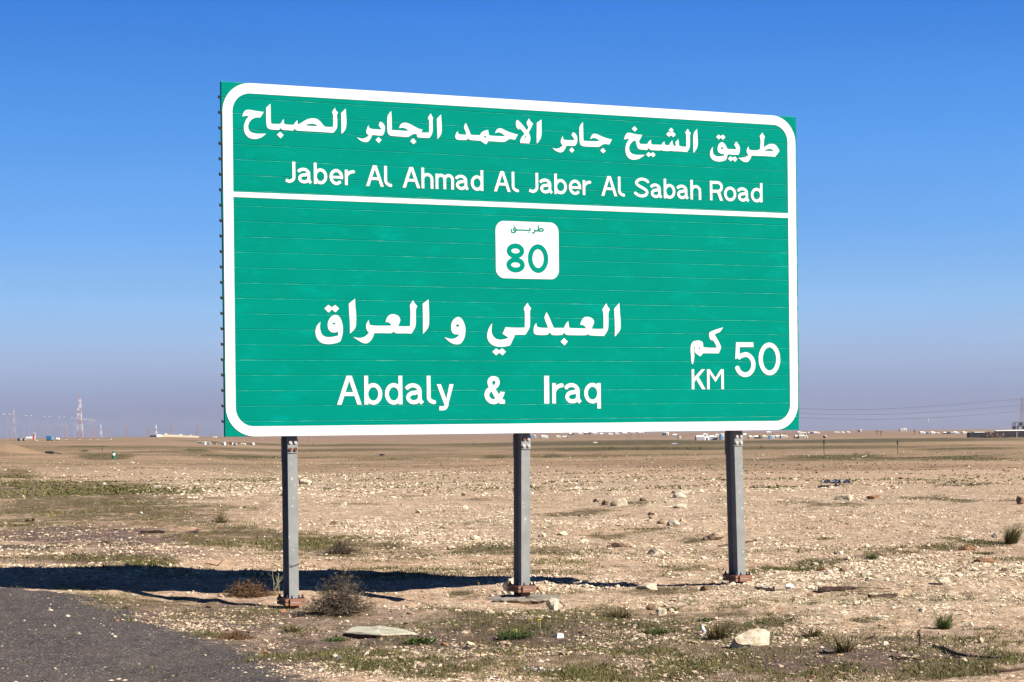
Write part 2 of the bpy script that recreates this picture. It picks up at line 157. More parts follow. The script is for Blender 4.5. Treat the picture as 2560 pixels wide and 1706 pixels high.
# ================================================================ where things stand (metres)
PATCH = [
    ('g', -14.42, 62.09, 2.86, 9.82, 0.95),
    ('g', -9.97, 46.6, 2.84, 4.02, 0.9),
    ('g', -7.33, 44.62, 0.81, 2.79, 0.7),
    ('g', -25.11, 101.16, 1.21, 12.37, 0.9),
    ('g', -4.61, 32.84, 0.73, 4.02, 0.8),
    ('g', -5.79, 26.72, 1.18, 1.49, 0.5),
    ('g', -4.75, 25.92, 0.47, 1.22, 0.75),
    ('g', -6.82, 39.3, 0.31, 1.78, 0.6),
    ('g', -4.08, 20.12, 0.52, 0.45, 0.6),
    ('g', -3.51, 20.29, 0.49, 0.61, 0.7),
    ('g', -2.62, 17.17, 0.21, 0.47, 0.5),
    ('g', -3.3, 31.41, 0.87, 4.22, 0.9),
    ('g', -1.89, 30.31, 0.36, 2.08, 0.8),
    ('g', -1.26, 28.2, 0.23, 0.93, 0.6),
    ('g', -0.55, 29.38, 0.47, 1.49, 0.8),
    ('g', -0.25, 29.17, 0.35, 1.49, 0.8),
    ('g', 0.27, 28.71, 0.86, 1.32, 0.75),
    ('g', 1.21, 29.24, 0.35, 1.29, 0.7),
    ('g', 1.51, 33.21, 0.47, 0.61, 0.8),
    ('g', 2.33, 34.64, 0.41, 0.74, 0.7),
    ('g', 1.21, 42.02, 0.59, 1.21, 0.8),
    ('g', 1.75, 43.45, 0.43, 1.19, 0.8),
    ('g', 2.94, 47.74, 0.43, 1.49, 0.7),
    ('g', 2.88, 32.14, 0.26, 0.69, 0.75),
    ('g', 1.96, 25.68, 0.15, 0.46, 0.5),
    ('g', 0.02, 17.41, 0.21, 0.74, 0.95),
    ('g', 0.48, 16.81, 1.0, 1.63, 0.45),
    ('g', 0.9, 19.16, 0.31, 0.69, 0.7),
    ('g', 1.25, 17.64, 0.39, 0.78, 0.8),
    ('g', 0.49, 15.75, 0.41, 0.58, 0.8),
    ('g', 1.06, 15.81, 0.22, 0.42, 0.8),
    ('g', -0.11, 15.53, 0.19, 0.54, 0.8),
    ('g', 0.56, 14.42, 0.35, 0.49, 0.7),
    ('g', 1.26, 14.55, 0.35, 0.44, 0.75),
    ('g', 2.38, 18.06, 0.31, 0.62, 0.9),
    ('g', 3.1, 17.54, 0.14, 0.47, 0.5),
    ('g', 2.06, 15.34, 0.34, 0.61, 0.6),
    ('g', 2.2, 14.4, 0.52, 0.46, 0.45),
    ('g', 3.01, 14.13, 0.42, 0.3, 0.6),
    ('g', 3.6, 14.81, 0.15, 0.38, 0.6),
    ('g', 3.6, 16.13, 0.19, 0.18, 0.4),
    ('g', 3.32, 24.88, 0.45, 0.6, 0.85),
    ('g', 4.06, 26.15, 0.31, 0.66, 0.95),
    ('g', 4.43, 26.65, 0.27, 0.48, 0.7),
    ('g', 4.89, 27.28, 0.19, 0.86, 0.95),
    ('g', 5.45, 28.16, 0.25, 0.4, 0.7),
    ('g', 6.33, 29.36, 0.35, 0.52, 0.7),
    ('g', 7.05, 29.94, 0.42, 0.63, 0.95),
    ('g', 6.86, 31.01, 0.19, 0.4, 0.7),
    ('g', 6.57, 27.89, 0.14, 0.36, 0.6),
    ('g', 6.89, 48.38, 0.58, 1.93, 0.7),
    ('g', 7.52, 45.73, 0.64, 1.14, 0.7),
    ('g', 10.52, 50.62, 0.71, 1.88, 0.8),
    ('g', 10.79, 48.22, 0.58, 1.55, 0.8),
    ('g', 11.85, 47.45, 0.38, 1.05, 0.7),
    ('g', 13.6, 60.24, 0.96, 1.55, 0.6),
    ('g', 4.96, 31.71, 0.19, 0.57, 0.5),
    ('g', 1.59, 21.77, 0.39, 0.77, 0.75),
    ('g', 1.72, 20.56, 0.25, 0.44, 0.6),
    ('g', 2.05, 18.77, 0.23, 0.75, 0.5),
    ('g', -0.6, 22.28, 0.16, 0.18, 0.8),
    ('g', -0.83, 19.41, 0.23, 0.44, 0.6),
    ('g', -0.55, 19.0, 0.11, 0.33, 0.7),
    ('g', -1.48, 16.88, 0.14, 0.32, 0.8),
    ('g', -0.54, 15.82, 0.17, 0.42, 0.7),
    ('g', -0.29, 16.78, 0.17, 0.57, 0.7),
    ('g', -0.78, 16.64, 0.15, 0.31, 0.9),
    ('g', -0.59, 14.41, 0.37, 0.56, 0.6),
    ('g', -0.97, 14.86, 0.15, 0.37, 0.5),
    ('g', -1.97, 17.79, 0.09, 0.32, 0.7),
    ('g', -1.18, 16.39, 0.2, 0.25, 0.5),
    ('g', -2.64, 21.35, 0.13, 0.42, 0.8),
    ('g', -1.65, 19.0, 0.34, 0.42, 0.7),
    ('g', 169.39, 873.3, 61.13, 153.86, 0.7),
    ('g', 54.71, 355.44, 8.53, 28.25, 0.7),
    ('g', 63.84, 285.1, 9.12, 18.7, 0.7),
    ('g', 26.76, 167.37, 4.69, 11.64, 0.8),
    ('g', 32.9, 146.94, 4.7, 15.07, 0.85),
    ('g', 47.13, 873.49, 61.14, 288.97, 0.75),
    ('g', 22.66, 354.39, 21.26, 77.22, 0.95),
    ('g', -1.63, 201.5, 1.81, 18.96, 0.8),
    ('g', 4.13, 207.68, 1.25, 17.78, 0.8),
    ('g', -44.57, 256.07, 3.58, 18.55, 0.7),
    ('g', -44.56, 281.89, 2.54, 45.29, 0.95),
    ('g', -27.38, 201.17, 4.83, 17.76, 0.8),
    ('g', -36.8, 191.56, 0.96, 3.26, 0.9),
    ('g', -39.45, 193.31, 3.09, 13.53, 0.8),
    ('g', -94.67, 444.36, 6.22, 69.84, 0.7),
    ('g', -62.6, 292.43, 0.7, 32.09, 0.8),
    ('g', -110.0, 872.72, 34.91, 138.94, 0.7),
    ('g', -61.71, 811.43, 29.21, 208.0, 0.6),
    ('g', -10.42, 185.67, 5.94, 11.29, 0.6),
    ('g', -11.75, 86.24, 1.72, 4.41, 0.35),
    ('g', -3.24, 57.47, 0.69, 1.42, 0.5),
    ('g', -0.95, 51.7, 0.47, 1.23, 0.6),
    ('g', -3.72, 48.81, 0.59, 1.38, 0.5),
    ('t', 18.4, 100.09, 8.41, 11.08, 0.8),
    ('t', 8.44, 132.14, 13.21, 25.54, 0.7),
    ('t', -10.12, 132.88, 10.63, 18.89, 0.4),
    ('t', 3.44, 246.87, 19.75, 58.54, 0.5),
    ('t', -34.99, 224.15, 13.45, 19.48, 0.4),
    ('r', 4.23, 21.91, 1.66, 4.05, 1.0),
    ('r', 2.9, 20.19, 0.65, 0.93, 0.8),
    ('r', 1.97, 19.84, 0.79, 0.83, 0.8),
    ('r', 0.54, 23.39, 1.21, 0.56, 0.8),
    ('r', -1.2, 39.5, 2.45, 8.68, 0.8),
    ('r', 4.21, 36.64, 2.87, 8.79, 0.45),
    ('r', -5.17, 57.64, 3.43, 12.4, 0.5),
    ('r', 0.26, 67.83, 6.78, 13.48, 0.5),
    ('r', 8.76, 49.23, 4.01, 7.05, 0.5),
    ('r', 0.17, 19.06, 0.5, 0.5, 0.9),
    ('r', -11.1, 72.88, 2.48, 23.59, 0.6),
    ('r', 4.09, 50.43, 2.35, 6.22, 0.7),
    ('r', -18.62, 112.08, 7.85, 14.8, 0.5),
    ('s', 5.18, 36.2, 2.38, 2.24, 0.7),
    ('s', 1.49, 34.6, 1.37, 1.38, 0.6),
    ('s', 0.89, 26.51, 1.59, 0.95, 0.6),
    ('s', -2.0, 26.14, 1.15, 0.94, 0.7),
    ('s', -7.49, 39.48, 0.87, 1.98, 0.9),
    ('s', -5.63, 35.27, 0.49, 2.26, 0.8),
    ('s', -3.95, 26.53, 0.37, 0.95, 0.9),
    ('s', -2.41, 43.05, 1.37, 1.65, 0.4),
    ('s', -20.71, 132.63, 10.08, 21.76, 0.4),
    ('d', -7.76, 35.15, 1.78, 4.28, 0.95),
    ('d', -6.03, 31.74, 1.03, 2.51, 0.7),
    ('d', -6.07, 26.75, 1.29, 1.27, 0.6),
    ('g', -8.42, 44.47, 2.12, 4.03, 0.8),
    ('g', -6.59, 39.73, 1.27, 2.65, 0.6),
    ('d', -4.97, 27.85, 0.88, 1.35, 0.6),
    ('d', -2.65, 18.39, 0.8, 1.53, 0.75),
    ('d', -1.77, 17.0, 0.44, 1.63, 0.6),
    ('d', -3.7, 19.41, 0.58, 0.84, 0.6),
    ('d', 0.69, 16.2, 0.84, 0.91, 0.6),
    ('d', 2.06, 16.87, 0.6, 1.04, 0.5),
    ('d', 2.94, 15.33, 0.91, 0.97, 0.45),
    ('d', -0.57, 15.3, 0.79, 1.19, 0.5),
    ('k', -7.1, 29.42, 0.88, 1.2, 0.95),
    ('k', -4.79, 35.03, 0.77, 0.69, 0.6),
    ('k', 10.92, 116.39, 8.15, 9.23, 0.2),
    ('g', -16.64, 69.28, 2.77, 15.66, 0.85),
    ('g', -11.48, 51.37, 1.94, 11.55, 0.85),
    ('g', -9.89, 51.56, 1.81, 3.64, 0.7),
    ('g', -7.58, 41.85, 1.34, 3.18, 0.6),
    ('g', -9.97, 40.72, 1.06, 2.26, 0.6),
    ('g', -5.27, 36.7, 0.66, 1.68, 0.6),
    ('g', -4.36, 33.94, 0.81, 2.33, 0.8),
    ('g', -2.54, 31.53, 0.76, 1.71, 0.7),
    ('g', -1.52, 27.96, 0.28, 0.73, 0.5),
    ('g', 127.06, 774.94, 74.39, 212.53, 0.8),
    ('g', 34.08, 775.37, 74.44, 293.28, 0.8),
    ('g', 44.19, 356.58, 44.22, 68.31, 0.6),
    ('g', 27.37, 148.86, 11.91, 11.92, 0.65),
    ('g', 8.91, 203.06, 17.06, 24.05, 0.4),
    ('g', -47.19, 406.59, 34.15, 115.97, 0.55),
    ('g', -72.99, 384.06, 26.12, 84.1, 0.45),
    ('g', -23.01, 198.21, 11.89, 7.11, 0.5),
    ('g', 0.42, 18.12, 1.52, 1.06, 0.5),
    ('g', 0.65, 15.25, 1.58, 1.2, 0.4),
    ('g', 2.57, 15.86, 1.2, 0.83, 0.3),
    ('g', 2.63, 14.37, 1.21, 0.54, 0.35),
    ('g', -1.21, 15.64, 0.81, 1.22, 0.35),
    ('g', -2.43, 19.16, 0.61, 1.09, 0.45),
    ('g', -3.33, 19.25, 0.62, 0.93, 0.35),
    ('d', -1.77, 15.73, 0.6, 1.65, 0.9),
    ('d', -2.96, 18.42, 0.63, 1.15, 0.8),
    ('d', -2.73, 19.96, 0.36, 0.76, 0.6),
    ('g', -13.27, 63.9, 3.17, 16.97, 1.0),
    ('g', -10.46, 48.81, 3.19, 7.4, 1.0),
    ('g', -9.32, 46.25, 2.98, 6.24, 0.9),
    ('g', -4.9, 33.63, 1.02, 3.41, 0.75),
    ('g', -2.93, 30.86, 1.15, 3.6, 0.95),
    ('g', -1.67, 29.56, 0.65, 1.33, 0.6),
    ('g', 0.82, 15.61, 1.73, 1.65, 0.42),
    ('g', -0.86, 15.03, 0.66, 1.06, 0.6),
    ('g', 2.54, 14.74, 1.23, 0.83, 0.22),
    ('g', 1.62, 17.44, 0.83, 0.99, 0.5),
    ('r', -0.26, 39.97, 3.44, 2.89, 0.8),
    ('r', 1.36, 31.22, 1.63, 1.2, 0.6),
    ('r', 5.65, 32.79, 1.95, 2.03, 0.55),
    ('r', 6.22, 59.15, 7.2, 3.23, 0.7),
    ('r', -7.35, 96.46, 9.65, 11.8, 0.7),
    ('r', 11.32, 177.17, 21.26, 16.35, 0.8),
    ('r', 39.04, 212.29, 15.29, 22.34, 0.8),
    ('r', -21.6, 158.67, 9.52, 18.17, 0.7),
    ('r', 2.94, 23.82, 0.95, 1.16, 0.8),
    ('r', 2.41, 29.44, 2.89, 3.03, 0.4),
    ('r', 8.21, 38.87, 2.0, 4.78, 0.5),
    ('r', -8.54, 73.43, 5.87, 15.34, 0.6),
    ('r', -31.97, 155.1, 9.31, 21.27, 0.5),
    ('d', 0.22, 16.88, 1.87, 1.96, 0.75),
    ('d', 2.15, 15.23, 1.69, 1.33, 0.7),
    ('d', -1.77, 18.48, 0.95, 1.91, 0.5),
]
ROCKS = [
    (1.904, 16.083, 0.306, 0.46, 'pale', 'big pale boulder lying in the grass at the lower right of the sign'),
    (1.341, 19.333, 0.116, 0.55, 'brown', 'brown-sided stone left one of the two stones in the gravel right of the middle post'),
    (1.401, 18.945, 0.102, 0.75, 'pale', 'pale egg-shaped stone just in front of the brown-sided stone right of the middle post'),
    (1.516, 19.242, 0.062, 0.6, 'pale', 'small pale stone right beside the pale egg-shaped stone'),
    (2.035, 28.324, 0.227, 0.38, 'pale', 'low pale stone alone on the bare sand between the middle and right posts'),
    (1.114, 31.747, 0.171, 0.35, 'pale', 'pale flat stone above the curved strip of dark grass right of the middle post'),
    (1.666, 30.59, 0.318, 0.28, 'sand', 'long sandy mound-shaped stone below the curved strip of dark grass'),
    (1.461, 30.283, 0.079, 0.8, 'brown', 'dark brown stone at the left end of the long sandy mound-shaped stone'),
    (0.479, 32.998, 0.145, 0.5, 'pale', 'pale stone with a dark left side next to the middle post'),
    (0.826, 33.399, 0.187, 0.35, 'pale', 'rough pale stone second to the right from the middle post'),
    (2.457, 46.311, 0.37, 0.5, 'pale', 'large pale stone topping the stone cluster between middle and right posts'),
    (2.181, 46.74, 0.187, 0.6, 'brown', 'brown stone left of the large pale stone in the cluster'),
    (2.013, 48.3, 0.155, 0.6, 'brown', 'small brown stone at the left edge of the stone cluster between the posts'),
    (4.383, 52.614, 0.379, 0.42, 'pale', 'pale boulder at the far right of the cluster below the right half of the sign'),
    (3.193, 48.909, 0.176, 0.6, 'brown', 'brown stone behind the right part of the stone cluster'),
    (3.758, 48.263, 0.193, 0.45, 'pale', "pale stone just left in front of the boulder at the cluster's far right"),
    (3.796, 45.275, 0.272, 0.35, 'pale', "flat pale stone in front of the boulder at the cluster's far right"),
    (2.823, 40.789, 0.147, 0.4, 'brown', 'reddish brown stone below the stone cluster'),
    (2.83, 35.3, 0.226, 0.6, 'pale', 'jagged pale rock at the right end of the curved rock outcrop'),
    (2.682, 36.259, 0.145, 0.7, 'brown', 'jagged brown rock in the middle of the curved rock outcrop'),
    (2.708, 38.695, 0.155, 0.5, 'sand', 'sandy rock at the upper left of the curved rock outcrop'),
    (3.188, 37.432, 0.15, 0.5, 'sand', 'sandy rock at the upper right of the curved rock outcrop'),
    (3.222, 32.062, 0.321, 0.42, 'sand', 'low sandy rock touching the left side of the right post in the view'),
    (-0.052, 22.139, 0.133, 1.3, 'pale', 'tall pale rock leaning behind the base of the middle post'),
    (-0.162, 21.999, 0.062, 0.9, 'pale', 'small upright pale stone left of the middle post base'),
    (-0.03, 21.773, 0.074, 0.7, 'pale', 'rounded pale stone in front of the tall rock at the middle post'),
    (-0.096, 22.042, 0.048, 0.8, 'pale', 'tiny pale stone between the stones left of the middle post base'),
    (-0.24, 21.847, 0.07, 0.55, 'pale', 'pale stone at the left rim of the middle concrete footing'),
    (0.305, 22.303, 0.116, 0.5, 'sand', 'sandy stone right behind the base of the middle post'),
    (0.313, 21.67, 0.052, 0.8, 'pale', 'small round stone right of the base of the middle post'),
    (0.404, 19.431, 0.171, 0.75, 'pale', 'craggy crumbling lump at the right end of the middle concrete footing'),
    (-0.745, 22.069, 0.057, 0.6, 'pale', "small pale stone at the front edge of the board's shadow"),
    (0.746, 22.821, 0.055, 0.6, 'pale', "small pale stone in front of the thin end of the board's shadow"),
    (1.491, 22.171, 0.244, 0.28, 'pale', "long pale stone on the line of the right post's shadow"),
    (2.091, 21.773, 0.113, 0.5, 'brown', 'brown lump of rubble left of the right concrete footing'),
    (8.235, 49.585, 0.446, 0.33, 'pale', 'pale rock with a dark left end in the upper right field'),
    (8.969, 49.694, 0.318, 0.3, 'rust', 'flat reddish rock right of the pale rock in the upper right field'),
    (11.496, 45.285, 0.163, 1.2, 'brown', 'dark rock cut by the right edge of the picture'),
    (9.471, 59.593, 0.167, 0.5, 'pale', 'small stone beneath the grey plastic sheet'),
    (3.885, 17.077, 0.085, 0.5, 'pale', 'pale stone beside the green tussock at the lower right'),
    (3.854, 21.568, 0.104, 0.45, 'pale', 'bright flat stone in the rubble right of the right post'),
    (4.621, 22.266, 0.062, 0.7, 'brown', 'small dark stone in the middle of the rubble field'),
    (3.966, 24.043, 0.087, 0.7, 'brown', 'brown angular stone at the edge of the grassy line right of the right post'),
    (3.768, 24.415, 0.127, 0.4, 'rust', 'reddish stone on the grassy line right of the right post'),
    (4.566, 28.045, 0.14, 0.35, 'pale', 'pale stone on the smooth sand above the grassy line'),
    (6.007, 25.478, 0.245, 0.26, 'rust', 'ochre slab of rock in the rubble below the tall tussock'),
    (4.598, 21.319, 0.188, 0.4, 'pale', 'cream block in the right part of the rubble field'),
    (7.578, 31.483, 0.088, 0.9, 'grey', 'grey stone left of the tall tussock at the right'),
    (6.912, 30.329, 0.158, 0.35, 'pale', "pale stone at the left end of the tussock's grass strip"),
    (6.536, 28.737, 0.241, 0.3, 'rust', 'brownish slab at the top of the rubble berm'),
    (3.923, 22.249, 0.116, 0.4, 'pale', 'pale lump above the bright flat stone in the rubble'),
    (3.04, 20.51, 0.053, 0.9, 'rust', 'dark red-brown lump left of the charred plank'),
    (3.244, 17.541, 0.112, 0.35, 'pale', 'whitish flat stone among the grass at the lower right'),
    (5.09, 22.788, 0.082, 0.5, 'brown', 'brown stone left of the cream block in the rubble'),
    (5.558, 22.654, 0.072, 0.6, 'brown', 'small brown stone near the right edge of the rubble'),
    (-8.082, 77.539, 0.465, 0.45, 'pale', 'pale stone just right of the left post in the distance'),
    (-4.03, 47.454, 0.171, 0.6, 'pale', 'pale stone with dark left edge right of the left post'),
    (-2.028, 43.172, 0.138, 0.55, 'pale', 'pale stone on bare sand midway between left and middle posts'),
    (-0.613, 32.445, 0.169, 0.4, 'pale', 'pale stone left next to the middle post'),
    (-0.913, 29.511, 0.13, 0.4, 'pale', 'pale stone above the grass left of the middle post'),
    (-1.198, 36.021, 0.231, 0.3, 'sand', 'wide sandy stone left of the middle post'),
    (-1.106, 46.561, 0.149, 0.7, 'pale', 'pale stone with shaded side far left of the middle post'),
    (-3.392, 37.767, 0.166, 0.5, 'brown', 'brown stone at the upper edge of the grass behind the left post'),
    (-1.375, 56.607, 0.136, 0.6, 'brown', 'small brown stone near the white rubble left of the middle post'),
    (-2.239, 19.361, 0.062, 0.5, 'brick', 'orange stone in front of the left post base'),
    (-1.985, 15.899, 0.07, 0.35, 'brick', 'flat reddish stone on the gravel at the lower left'),
    (-1.341, 15.294, 0.052, 0.6, 'grey', 'round grey stone below the pale concrete slab'),
    (-0.568, 16.433, 0.059, 0.4, 'brick', 'orange flat stone right of the pale concrete slab'),
    (-11.442, 72.403, 0.203, 0.55, 'pale', 'white stone on the pale field left of the left post'),
    (-12.128, 68.039, 0.327, 0.4, 'pale', 'pale rough stone at the right end of the upper green strip'),
    (-3.516, 17.698, 0.042, 0.5, 'brick', 'orange stone on the edge of the tarmac'),
    (-5.486, 25.901, 0.062, 0.5, 'brick', "orange stone in the grass just behind the board's shadow"),
    (-3.097, 21.074, 0.067, 0.5, 'brick', 'orange stone left of the left post at the tip of its shadow'),
    (-2.429, 15.708, 0.025, 0.5, 'pale', 'tiny white stone on the tarmac edge'),
    (-1.56, 20.32, 0.089, 0.5, 'sand', "sandy clod left of the hollow before the board's shadow"),
    (-1.006, 19.789, 0.119, 0.35, 'sand', "sandy clod in front of the board's shadow between left and middle posts"),
    (1.617, 15.259, 0.043, 0.5, 'pale', 'small pale stone below the big pale boulder'),
    (4.918, 25.697, 0.072, 0.5, 'pale', 'small pale stone right of the weed on the grassy line'),
    (4.064, 20.2, 0.057, 0.5, 'pale', 'small pale stone right of the charred plank'),
    (2.549, 26.722, 0.086, 0.5, 'pale', 'small pale stone left of the right post on smooth sand'),
    (-6.57, 51.195, 0.123, 0.5, 'pale', 'small white stone left of the left post near the dry shrub'),
    (-29.996, 157.766, 0.379, 0.4, 'pale', 'tiny pale stone in the far pale field at left'),
    (1.711, 20.555, 0.066, 0.5, 'pale', 'white stone in the strip of rubble left in front of the right post'),
]
FLOWERS = [
    (0.161, 17.665, 'p'),
    (0.218, 17.479, 'p'),
    (0.231, 17.365, 'p'),
    (0.004, 16.987, 'p'),
    (0.024, 16.918, 'p'),
    (0.079, 15.303, 'p'),
    (0.051, 15.129, 'p'),
    (-0.384, 17.68, 's'),
    (-0.387, 22.34, 's'),
    (-2.409, 22.914, 's'),
    (-4.156, 31.037, 's'),
    (-2.804, 29.288, 's'),
    (2.215, 19.3, 's'),
    (2.371, 14.608, 's'),
    (2.537, 20.49, 's'),
]
FAR_FLOWERS = [
    (-15.158, 61.901),
    (-16.713, 68.144),
    (-12.268, 56.204),
    (-12.03, 55.621),
    (-13.182, 61.636),
    (-13.09, 61.433),
    (-13.656, 67.853),
    (-13.322, 66.525),
    (-12.425, 63.053),
    (-10.315, 43.343),
    (-10.122, 43.448),
    (-10.06, 43.367),
    (-10.177, 44.213),
    (-9.842, 42.832),
    (-9.916, 43.343),
    (-9.976, 44.384),
    (-9.554, 44.859),
    (-12.998, 50.825),
    (-7.695, 45.599),
    (-7.524, 45.007),
    (-7.695, 47.994),
    (-7.366, 44.977),
    (-16.387, 69.657),
    (-12.928, 70.473),
    (-7.363, 40.455),
]
P = {
    'slab': [(-1.463, 17.22), (-1.126, 16.917), (-0.816, 17.021), (-0.955, 17.391), (-1.186, 17.719), (-1.427, 17.637)],
    'charred_plank': [(3.181, 20.867), (3.585, 20.936)],
    'rod': [(3.26, 20.996), (3.919, 20.775)],
    'rod_two': [(3.468, 20.739), (3.898, 20.709)],
    'short_plank': [(3.606, 20.28), (3.91, 20.447)],
    'driftwood': [(2.607, 21.495), (2.743, 21.06), (2.878, 21.118)],
    'white_lump': [(2.911, 21.086)],
    'hose': [(3.258, 15.514), (3.278, 15.251), (3.309, 14.975), (3.347, 14.852), (3.457, 14.839), (3.52, 14.732), (3.614, 14.816)],
    'root': [(2.8, 14.898), (2.841, 14.8), (2.962, 14.742), (3.137, 14.873), (3.307, 14.836)],
    'stump': [(3.18, 15.682)],
    'twig': [(2.374, 15.362), (2.399, 15.244), (2.462, 15.18)],
    'root_two': [(3.359, 13.945), (3.451, 13.977), (3.577, 14.08)],
    'carton': [(0.384, 16.817)],
    'bottle': [(1.599, 16.933), (1.599, 16.719)],
    'foil': [(0.172, 14.469)],
    'foil_red': [(-0.128, 13.977)],
    'white_stick': [(-1.684, 18.868), (-1.559, 18.907)],
    'pink': [(2.152, 13.899)],
    'dark_rag': [(-6.344, 31.081)],
    'curl_twig': [(-6.031, 27.342), (-5.831, 26.925), (-5.798, 27.33)],
    'pipe_piece': [(-7.115, 30.681), (-6.858, 30.931)],
    'bag_left': [(-9.0, 50.814)],
    'bag_blue': [(-7.178, 55.092)],
    'red_can': [(-5.75, 36.335)],
    'hook_twig': [(-3.997, 25.916), (-3.822, 25.89), (-3.819, 26.268)],
    'paper_left': [(-8.393, 45.037)],
    'grey_sheet': [(9.549, 61.467), (10.276, 60.749)],
    'half_pipe': [(-6.415, 34.477), (-5.995, 34.442)],
    'pipe_two': [(-5.71, 32.915), (-5.652, 36.124)],
    'dark_stick_a': [(3.059, 29.683), (3.292, 30.346)],
    'dark_stick_b': [(3.674, 31.487), (3.866, 31.667)],
    'cola': [(-8.43, 39.763)],
    'dark_lump_left': [(-10.011, 41.471)],
    'bush_a': [(-1.645, 18.945)],
    'bush_b': [(-2.467, 28.633)],
    'bush_c': [(-2.801, 21.1)],
    'tuft_r': [(7.358, 29.563)],
    'bush_d': [(-5.739, 39.195)],
    'stem_a': [(-2.549, 21.216)],
    'stem_b': [(-2.469, 21.144)],
    'brown_plant': [(-2.391, 17.038)],
    'tuss_g': [(3.641, 16.928)],
    'tuss_b': [(2.528, 15.284)],
    'weed_slab': [(-0.778, 16.549)],
    'weed_slab_l': [(-1.509, 16.889)],
    'tuss_rock': [(1.698, 16.644)],
    'tuss_mid': [(0.977, 18.523)],
    'weed_flower': [(0.017, 16.817)],
    'weed_c': [(1.748, 18.298)],
    'weed_ridge': [(4.664, 25.998)],
    'tuss_far': [(2.487, 16.69)],
    'tuss_l': [(-1.951, 17.497)],
    'weed_d': [(1.213, 17.073)],
    'weed_e': [(1.527, 19.289)],
    'tall_a': [(-4.042, 28.355)],
    'tall_b': [(-4.073, 31.695)],
    'tall_c': [(-2.401, 32.402)],
    'barrel': [(-36.698, 184.129)],
    'box': [(-49.565, 214.12)],
    'fpost_a': [(27.123, 173.985)],
    'fpost_b': [(35.881, 186.203)],
    'pipe_tube': [(42.684, 526.015)],
    'wreck_bag': [(33.573, 811.791)],
    'litter_far': [(28.992, 164.273)],
    'car_tyre': [(-14.977, 230.064)],
    'stake_a': [(-56.522, 275.891)],
    'stake_b': [(-60.657, 609.88)],
    'stake_c': [(-10.821, 561.844)],
}
